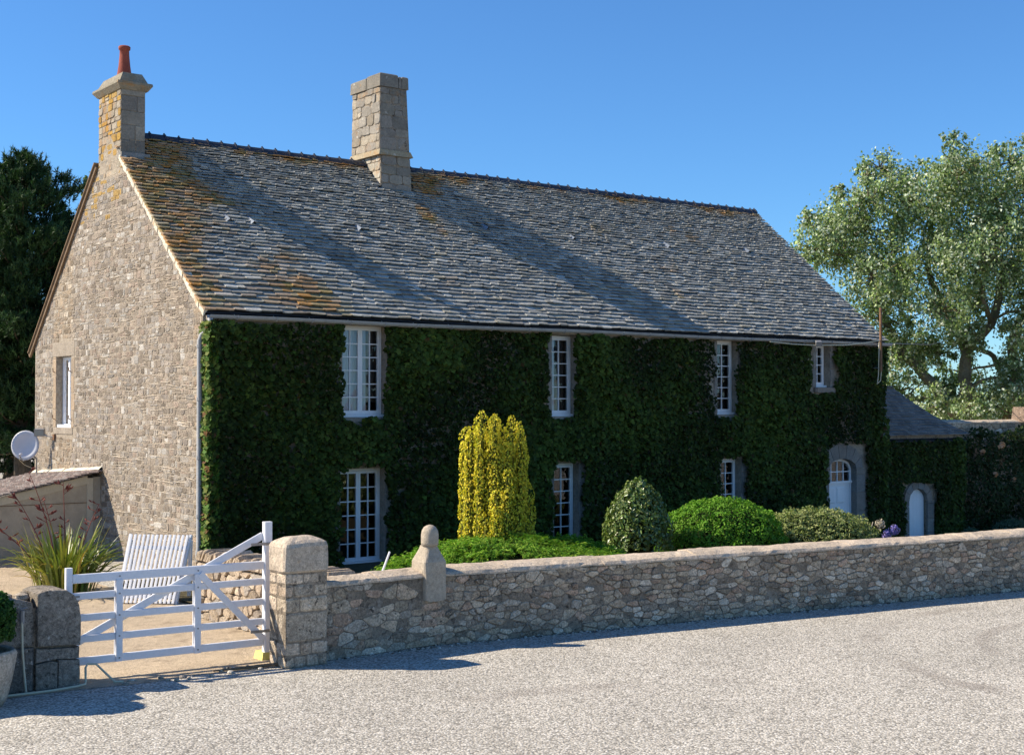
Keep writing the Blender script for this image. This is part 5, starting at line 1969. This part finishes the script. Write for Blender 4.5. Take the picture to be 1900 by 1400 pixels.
link('leaves', leaves('leaves', np.concatenate(P_), np.concatenate(N_), np.concatenate(S_), np.concatenate(C_), np.concatenate(T_), .24, .1, .5), M['leaf'], t, kind='stuff')
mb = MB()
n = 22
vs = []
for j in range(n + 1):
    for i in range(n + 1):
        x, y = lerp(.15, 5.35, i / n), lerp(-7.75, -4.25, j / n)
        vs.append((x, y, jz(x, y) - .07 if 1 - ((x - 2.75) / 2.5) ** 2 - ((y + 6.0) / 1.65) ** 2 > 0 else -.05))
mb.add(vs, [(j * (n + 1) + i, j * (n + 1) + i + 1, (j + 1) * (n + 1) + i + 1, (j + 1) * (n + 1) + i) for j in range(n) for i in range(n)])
mb.build('foliage_core', M['inner'], t, smooth=True)  # filler sheet under the sprays, dark as the shade inside


def cone(P):
    z = (P[:, 2] + .85) / 1.7
    k = np.clip(1.12 - .42 * np.clip(z, 0, 1) ** 2, .1, 1.2)
    Q = P.copy()
    Q[:, 0] *= k
    Q[:, 1] *= k
    return Q


shrub('bay_shrub', 'glossy leaved bay shrub clipped to a rounded cone', 'bay shrub', (6.55, -5.0, 1.0), (.63, .63, .88), 4600, (.06, .105), (.12, .18, .045), (.22, .26, .08), .2, 31, 'gloss_leaf', .17, 2.6, .2, .6, .5, shape=cone, core=.66)
shrub('box_dome', 'smooth bright green clipped dome shrub beside the bay cone', 'clipped shrub', (8.78, -5.0, .55), (1.40, 1.15, .90), 19000, (.035, .062), (.11, .25, .022), (.18, .32, .04), .25, 32, 'leaf', .09, 2.8, .09, .75, .7, core=.88)
shrub('hebe_mound', 'wide grey green bushy mound at the foot of the front door', 'hebe shrub', (11.55, -5.0, .45), (1.55, 1.1, .66), 12000, (.04, .075), (.20, .24, .085), (.31, .33, .14), .25, 33, 'leaf', .20, 3.6, .14, .8, .6, core=.80)
for (x, y, z, r, lab) in ((23.0, -1.0, -.45, (.28, .28, .24), 'small dark shrub in front of the outbuilding door'), (25.3, -.9, -.52, (.75, .6, .42), 'rounded grey green lavender mound beside the outbuilding'), (27.6, -.8, -.56, (1.0, .7, .40), 'wide lavender mound below the climbing rose'), (29.8, -.8, -.58, (.9, .7, .38), 'farthest lavender mound at the end of the wall')):
    shrub('lavender_mound', lab, 'lavender', (x, y, z), r, int(5200 * r[0]), (.05, .10), (.11, .16, .10), (.17, .22, .15), .3, 34 + int(x), 'leaf', .16, 3, .2, .7, .25, tip=(0, 0, 1.0), core=.82)
shrub('clipped_shrub', 'dense dark green shrub growing in the stone planter', 'clipped shrub', (-6.66, -8.70, .92), (.42, .40, .42), 7000, (.03, .055), (.035, .09, .02), (.06, .13, .03), .25, 39, 'leaf', .12, 3, .12, .7, .6, core=.86)

# agapanthus
t = thing('agapanthus', 'agapanthus with one mauve flower head and bare stalks beside the front door', 'agapanthus', (13.2, -5.0, -.1))
R = random.Random(15)
side = Vector((.795, -.607, 0))
for i, (dx, top, ln, fl) in enumerate(((.75, .62, .28, 1), (.55, .52, .25, 1), (.18, .80, .16, 0), (.0, .74, .2, 0), (.38, .74, .2, 2), (-.1, .66, .1, 0))):
    b = Vector((13.1, -5.0, -.05)) + side * dx * .6
    e = b + side * ln + Vector((0, 0, top))
    MB().tube([b, b.lerp(e, .5) - side * .02, e], [.016, .013, .011], 6).build('stalk', M['grey_stalk'], t)
    if fl:
        n = 140
        d = unit(RNG.normal(0, 1, (n, 3)))
        P = np.array(e) + d * RNG.uniform(.05, .12, (n, 1))
        cols = np.tile([.5, .5, .5], (n, 1))
        link('flower_head', leaves('flower_head', P, d, RNG.uniform(.04, .07, n), cols, d, .5, .2, .3), M['petal'] if fl == 1 else M['grey_stalk'], t, kind='stuff')
P = np.array([13.1, -5.0, .1]) + RNG.normal(0, 1, (160, 3)) * np.array([.35, .25, .08])
link('leaves', leaves('leaves', P, np.tile([0, -.5, .6], (160, 1)), RNG.uniform(.2, .4, 160), tints(160, (.06, .11, .03)), np.tile([0, 0, 1.0], (160, 1)), .1, .1, .5), M['leaf'], t, kind='stuff')

# climbing rose over the far wall
t = thing('climbing_rose', 'dark climbing rose with scattered peach flowers over the far wall', 'climbing rose', (29, .1, -1))
n = 15000
u = RNG.uniform(0, 1, n)
z = RNG.uniform(-1.0, 2.75, n)
lm = np.array([mnoise.noise((a * 9, b * .9, 2)) for a, b in zip(u, z)])
keep = (z < 2.35 + .5 * lm + .35 * u) & (u * 9 > .55 + .5 * lm)
u, z, lm = u[keep], z[keep], lm[keep]
A, B = np.array([24.7, 1.13, 0]), np.array([34.0, .2, 0])
P = A + (B - A) * u[:, None]
P[:, 2] = z
P[:, 1] -= (.12 + .75 * np.clip(.5 + lm, .1, 1.2) * (1 - .25 * (z + 1) / 3.7)) * RNG.random(len(u)) ** .5
link('leaves', leaves('leaves', P, np.tile([-.2, -1, .5], (len(u), 1)), RNG.uniform(.08, .16, len(u)), tints(len(u), (.035, .055, .018), .4), None, .7, .12, .6), M['leaf'], t, kind='stuff')
R = random.Random(27)
for i in range(26):
    a = R.uniform(.12, .85)
    c = A + (B - A) * a
    c = Vector((c[0], c[1] - R.uniform(.5, .85), R.uniform(-.3, 2.4)))
    s = R.choice((.05, .06, .08, .11))
    n = 14
    d = unit(RNG.normal(0, 1, (n, 3)) + np.array([0, -1, .3]))
    link('flower', leaves('flower', np.array(c) + d * s * .6, d, np.full(n, s * 1.5), np.tile([.5, .5, .5], (n, 1)), None, .9, .25, .3), M['rose'], t)
mb = MB()
for i in range(9):
    x0 = A + (B - A) * R.uniform(.1, .9)
    pts = [Vector((x0[0], x0[1] - .1, -1.05))]
    for k in range(7):
        pts.append(pts[-1] + Vector((R.uniform(-.3, .3), R.uniform(-.08, .04), .45)))
    mb.tube(pts, [.03 - .003 * k for k in range(8)], 5)
mb.build('stems', M['bark'], t, kind='stuff')

# ------------------------------------------------------------------ trees
SIDE = Vector((.795, -.607, 0))
AWAY = Vector((.607, .795, 0))


def limb(mb, pts, r0, r1, n=8, sub=3, wig=.06, R=random):
    """a wavering tapered limb through points"""
    pts = [Vector(p) for p in pts]
    out = []
    for i in range(len(pts) - 1):
        p0, p1, p2, p3 = pts[max(i - 1, 0)], pts[i], pts[i + 1], pts[min(i + 2, len(pts) - 1)]
        for k in range(sub):
            t = k / sub
            q = .5 * ((2 * p1) + (p2 - p0) * t + (2 * p0 - 5 * p1 + 4 * p2 - p3) * t * t + (3 * p1 - p0 - 3 * p2 + p3) * t ** 3)
            out.append(q + Vector((R.uniform(-wig, wig), R.uniform(-wig, wig), R.uniform(-wig, wig) * .5)))
    out.append(pts[-1])
    m_ = len(out) - 1
    rad = [lerp(r0, r1, (i / m_) ** .8) for i in range(m_ + 1)]
    mb.tube(out, rad, n)
    return out, rad


def broadleaf(name, label, base, S, limbs, lobes, nleaf, size, col, alt, palt, leafmat, barkmat, seed, r0=.26, spread=.125):
    """limbs and lobes in the tree's own frame: (across, up, away) in metres"""
    t = thing(name, label, 'tree', tuple(base))
    R = random.Random(seed)
    base = Vector(base)
    W = lambda a, u_, d=0: base + SIDE * a + AWAY * d + Vector((0, 0, u_))
    mb = MB()
    nodes = []
    for pts, ra, rb in limbs:
        o, rad = limb(mb, [W(*p) for p in pts], ra, rb, 9, 4, .05, R)
        nodes += list(zip(o, rad))
    P_, N_, S_, C_ = [], [], [], []
    tot = sum(l[3] ** 2 for l in lobes)
    for (a, u_, d, r) in lobes:
        c = W(a, u_, d)
        q, rq = min(nodes, key=lambda k: (k[0] - c).length + (2.5 if k[0].z > c.z + .3 else 0))
        mid = q.lerp(c, .5) + Vector((R.uniform(-.25, .25), R.uniform(-.25, .25), R.uniform(-.1, .35)))
        o, rad = limb(mb, [q, mid, c], min(rq * .6, .11), .03, 6, 3, .05, R)
        nodes += list(zip(o, rad))
        nl = int(nleaf * r * r / tot)
        ncl = max(14, int(34 * r))
        cl = unit(RNG.normal(0, 1, (ncl, 3))) * (RNG.random((ncl, 1)) ** .38) * r * np.array([1, 1, .85])
        for e in cl:
            ee = c + Vector(e)
            m2 = c.lerp(ee, .5) + Vector((R.uniform(-.1, .1), R.uniform(-.1, .1), R.uniform(0, .15)))
            if R.random() < .65:
                mb.tube([c, m2, ee], [.025, .016, .006], 4, cap=False)
        idx = RNG.integers(0, ncl, nl)
        off = RNG.normal(0, 1, (nl, 3)) * r * spread * RNG.uniform(.5, 1.4, (ncl, 1))[idx]
        P_.append(np.array(c) + cl[idx] + off)
        N_.append(unit(cl[idx] + np.array([0, 0, .3 * r])))
        S_.append(RNG.uniform(size[0], size[1], nl))
        C_.append(tints(nl, col, .3, alt, palt) * RNG.uniform(.75, 1.2, (ncl, 1))[idx])
    mb.build('trunk', M[barkmat], t, smooth=True)
    n = sum(map(len, P_))
    link('crown', leaves('crown', np.concatenate(P_), np.concatenate(N_), np.concatenate(S_), np.concatenate(C_), np.tile([0, 0, -.6], (n, 1)), .8, .15, .8), M[leafmat], t, kind='stuff')
    return t


# white poplar behind the outbuilding: frame origin at its foot, lobes and limbs listed in image pixels, scaled to metres at its depth
k_ = 51 / 2555.9
pb = CAM + Vector((FWD.x, FWD.y, 0)).normalized() * 51 + SIDE * (1800 - 950) * k_
pb.z = -1.0
T_ = lambda u, v, d=0: ((u - 1800) * k_, (750 - v) * k_ + 4.3, d)
lob = [(1500, 470, -.5, .9), (1545, 440, 0, 1.5), (1610, 420, .8, 1.9), (1690, 380, 0, 2.0), (1765, 335, -1, 1.5), (1850, 370, 1, 2.2), (1950, 360, 0, 2.6), (2060, 430, 1, 2.4),
       (1610, 520, -1.2, 1.7), (1700, 490, 1.5, 2.2), (1790, 470, -1.6, 2.2), (1880, 480, 2, 2.2), (1980, 500, -1, 2.4), (1640, 590, .5, 1.1), (1715, 585, -2, 1.3), (1810, 570, 2, 1.2), (1900, 600, -1.5, 1.5), (2000, 620, 1, 1.8),
       (1670, 665, 0, .85), (1735, 640, 2, .8), (1880, 700, -1, 1.0), (1960, 700, 1.2, 1.3), (1690, 725, 1.5, .75), (1760, 720, 1, .7), (1830, 690, 2.5, .7), (1600, 380, -1, .9), (1640, 305, .5, .75), (1700, 320, 1, .9), (1762, 268, -.6, .5), (1880, 300, 0, 1.0), (1505, 400, .5, .45), (1560, 350, .3, .45), (1610, 325, 0, .5), (1780, 755, -2.0, .8), (1700, 770, 0, .8), (1655, 745, .5, .8), (1725, 750, -1, .8), (1800, 745, .8, .8), (1625, 690, .5, .7), (1850, 725, -1.5, .8), (1680, 640, 1.2, .9), (1765, 655, 1.8, .7), (1780, 620, -.8, .8), (1850, 760, .5, .9), (1930, 770, 0, 1.0)]
lobes = [(*T_(u, v, d)[:2], d, r * (1.22 if v > 600 else 1)) for u, v, d, r in lob]
limbs = [([T_(1775, 930), T_(1785, 800), T_(1740, 725), T_(1695, 665, .5), T_(1650, 590, .5), T_(1620, 500)], .30, .10),
         ([T_(1800, 930), T_(1795, 800), T_(1790, 700), T_(1797, 650), T_(1850, 580), T_(1860, 480)], .34, .12),
         ([T_(1797, 655), T_(1775, 580, 1), T_(1740, 490, 1), T_(1745, 380, .5), T_(1760, 290, -.5)], .2, .05),
         ([T_(1840, 600), T_(1810, 560, -1), T_(1800, 470, -1.5)], .12, .05),
         ([T_(1850, 930, 1), T_(1880, 800, 1), T_(1905, 700, 1), T_(1900, 620, 1), T_(1930, 520), T_(1950, 380)], .34, .1),
         ([T_(1895, 730, 1), T_(1870, 660, 1.5), T_(1845, 640, 2), T_(1820, 600, 2)], .14, .05),
         ([T_(1910, 690, 1), T_(1970, 600, 1), T_(2040, 480, 1)], .18, .06),
         ([T_(1745, 735), T_(1690, 740, .5), T_(1655, 735, 0), T_(1630, 700, 0)], .09, .03)]
broadleaf('poplar_tree', 'large silvery green poplar tree rising behind the outbuilding', pb, SIDE, limbs, lobes, 124000, (.085, .15), (.19, .25, .12), (.64, .68, .58), .24, 'silver_leaf', 'poplar_bark', 5)

# small pale tree peeping out beside the pine
pb2 = CAM + Vector((FWD.x, FWD.y, 0)).normalized() * 64 + SIDE * (165 - 950) * (64 / 2555.9)
pb2.z = 0
k2 = 64 / 2555.9
U_ = lambda v: (750 - v) * k2 + 3.3
broadleaf('broadleaf_tree', 'small pale green tree top beside the pine behind the gable', pb2, SIDE, [([(0, 0, 0), (.1, 5, 0), (0, U_(420), 0)], .2, .05)], [(.1, U_(350), 0, .7), (-.3, U_(430), .3, 1.3), (.4, U_(480), 0, 1.4), (0, U_(580), 0, 1.8), (-1, U_(680), 0, 2.0)], 6000, (.12, .2), (.10, .14, .05), (.3, .34, .2), .2, 'silver_leaf', 'bark', 6)


def pine(name, label, base, h, whorls, rmax, seed, low=.3, dens=1.0, col=(.026, .060, .020)):
    t = thing(name, label, 'tree', tuple(base))
    R = random.Random(seed)
    base = Vector(base)
    mb = MB()
    tr, rad = limb(mb, [base, base + Vector((.1, 0, h * .35)), base + Vector((-.1, .1, h * .7)), base + Vector((0, 0, h * .97))], .34, .05, 10, 4, .06, R)
    tufts = []
    for w in range(whorls):
        f = low + (1 - low) * (w / (whorls - 1)) ** .95
        z = h * f * .97
        reach = rmax * (max(.04, 1 - ((f - low) / (1 - low)) ** 5)) ** .6 * R.uniform(.82, 1.1)
        if f < low + .2:
            reach *= .55 + .45 * (f - low) / .2
        nb = R.randint(5, 7)
        a0 = R.uniform(0, 2 * PI)
        for b in range(nb):
            a = a0 + 2 * PI * b / nb + R.uniform(-.25, .25)
            d = Vector((math.cos(a), math.sin(a), 0))
            ln = reach * R.uniform(.75, 1.1)
            p0 = base + Vector((0, 0, z))
            p2 = p0 + d * ln + Vector((0, 0, ln * R.uniform(.02, .28)))
            p1 = p0.lerp(p2, .5) + Vector((0, 0, -ln * .08))
            o, _ = limb(mb, [p0, p1, p2], .06 * (1 - f * .5), .012, 5, 3, .04, R)
            nt = max(6, int(ln * 22 * dens))
            for k in range(nt):
                q = R.uniform(.30, 1.03)
                c = p0.lerp(p1, q * 2) if q < .5 else p1.lerp(p2, q * 2 - 1)
                sp_ = .42 * ln * (1.15 - q) + .14
                c = c + Vector((R.gauss(0, sp_ * .5), R.gauss(0, sp_ * .5), abs(R.gauss(0, .16)) + .02))
                up = Vector((d.x * .45 + R.gauss(0, .3), d.y * .45 + R.gauss(0, .3), R.uniform(.5, 1.1))).normalized()
                tufts.append((c, up, R.uniform(.20, .34)))
    for k in range(26):                      # candles at the very top
        tufts.append((base + Vector((R.uniform(-.9, .9), R.uniform(-.9, .9), h * R.uniform(.92, .985))), Vector((R.gauss(0, .2), R.gauss(0, .2), 1)).normalized(), R.uniform(.25, .4)))
    mb.build('trunk', M['bark'], t, smooth=True)
    nn = 16
    n = len(tufts)
    Cc = np.array([tuple(a) for a, _, _ in tufts])
    Uu = np.array([tuple(b) for _, b, _ in tufts])
    Ll = np.array([l for _, _, l in tufts])
    C3 = np.repeat(Cc, nn, axis=0)
    U3 = np.repeat(Uu, nn, axis=0)
    L3 = np.repeat(Ll, nn)[:, None]
    st = np.tile(np.linspace(-.35, .45, nn), n)[:, None]
    dirs = unit(U3 * RNG.uniform(.45, 1.3, (n * nn, 1)) + RNG.normal(0, .55, (n * nn, 3)))
    b0_ = C3 + U3 * L3 * st
    sd = unit(np.cross(dirs, RNG.normal(0, 1, (n * nn, 3))))
    wd = .018
    V = np.stack([b0_ - sd * wd, b0_ + sd * wd, b0_ + dirs * L3 * .62], axis=1).reshape(-1, 3)
    F = np.arange(n * nn * 3).reshape(-1, 3)
    cols = np.repeat(tints(n, col, .35, (.055, .105, .03), .25), nn, axis=0) * RNG.uniform(.8, 1.2, (n * nn, 1))
    link('crown', np_mesh('crown', V, F, cols), M['needle'], t, kind='stuff')
    return t


def left_at(u, d):
    p = CAM + Vector((FWD.x, FWD.y, 0)).normalized() * d + SIDE * (u - 950) * (d / 2555.9)
    return Vector((p.x, p.y, 0))


pine('pine_tree', 'tall dark green pine tree nearest the gable at the picture edge', left_at(42, 48), 12.1, 24, 2.75, 3, .14, 2.6)
pine('pine_tree', 'darker second pine partly hidden behind the tall pine', left_at(-70, 56), 13.2, 20, 3.6, 4, .10, 1.6, (.020, .045, .016))
pine('pine_tree', 'low spreading pine filling the gap under the tall pine beside the shed', left_at(20, 60), 8.0, 14, 4.2, 9, .05, 1.5, (.020, .042, .015))

# bushes seen over the far wall under the poplar
for i, (u, d, r, top) in enumerate(((1640, 60, 2.0, 4.0), (1760, 62, 2.4, 3.6), (1900, 63, 2.6, 3.9), (2020, 60, 2.4, 4.0))):
    p = left_at(u, d)
    shrub('field_bush', ('bush beyond the far wall just right of the farmhouse corner', 'broad bush beyond the far wall under the leaning limb', 'rounded bush beyond the far wall below the poplar fork', 'bush beyond the far wall at the picture edge')[i], 'bush',
          (p.x, p.y, top - r - .4), (r, r, r), 4200, (.12, .2), (.05, .075, .025), (.10, .13, .05), .2, 60 + i, 'leaf', .25, 2.0, .2, .7, .7, core=.86)
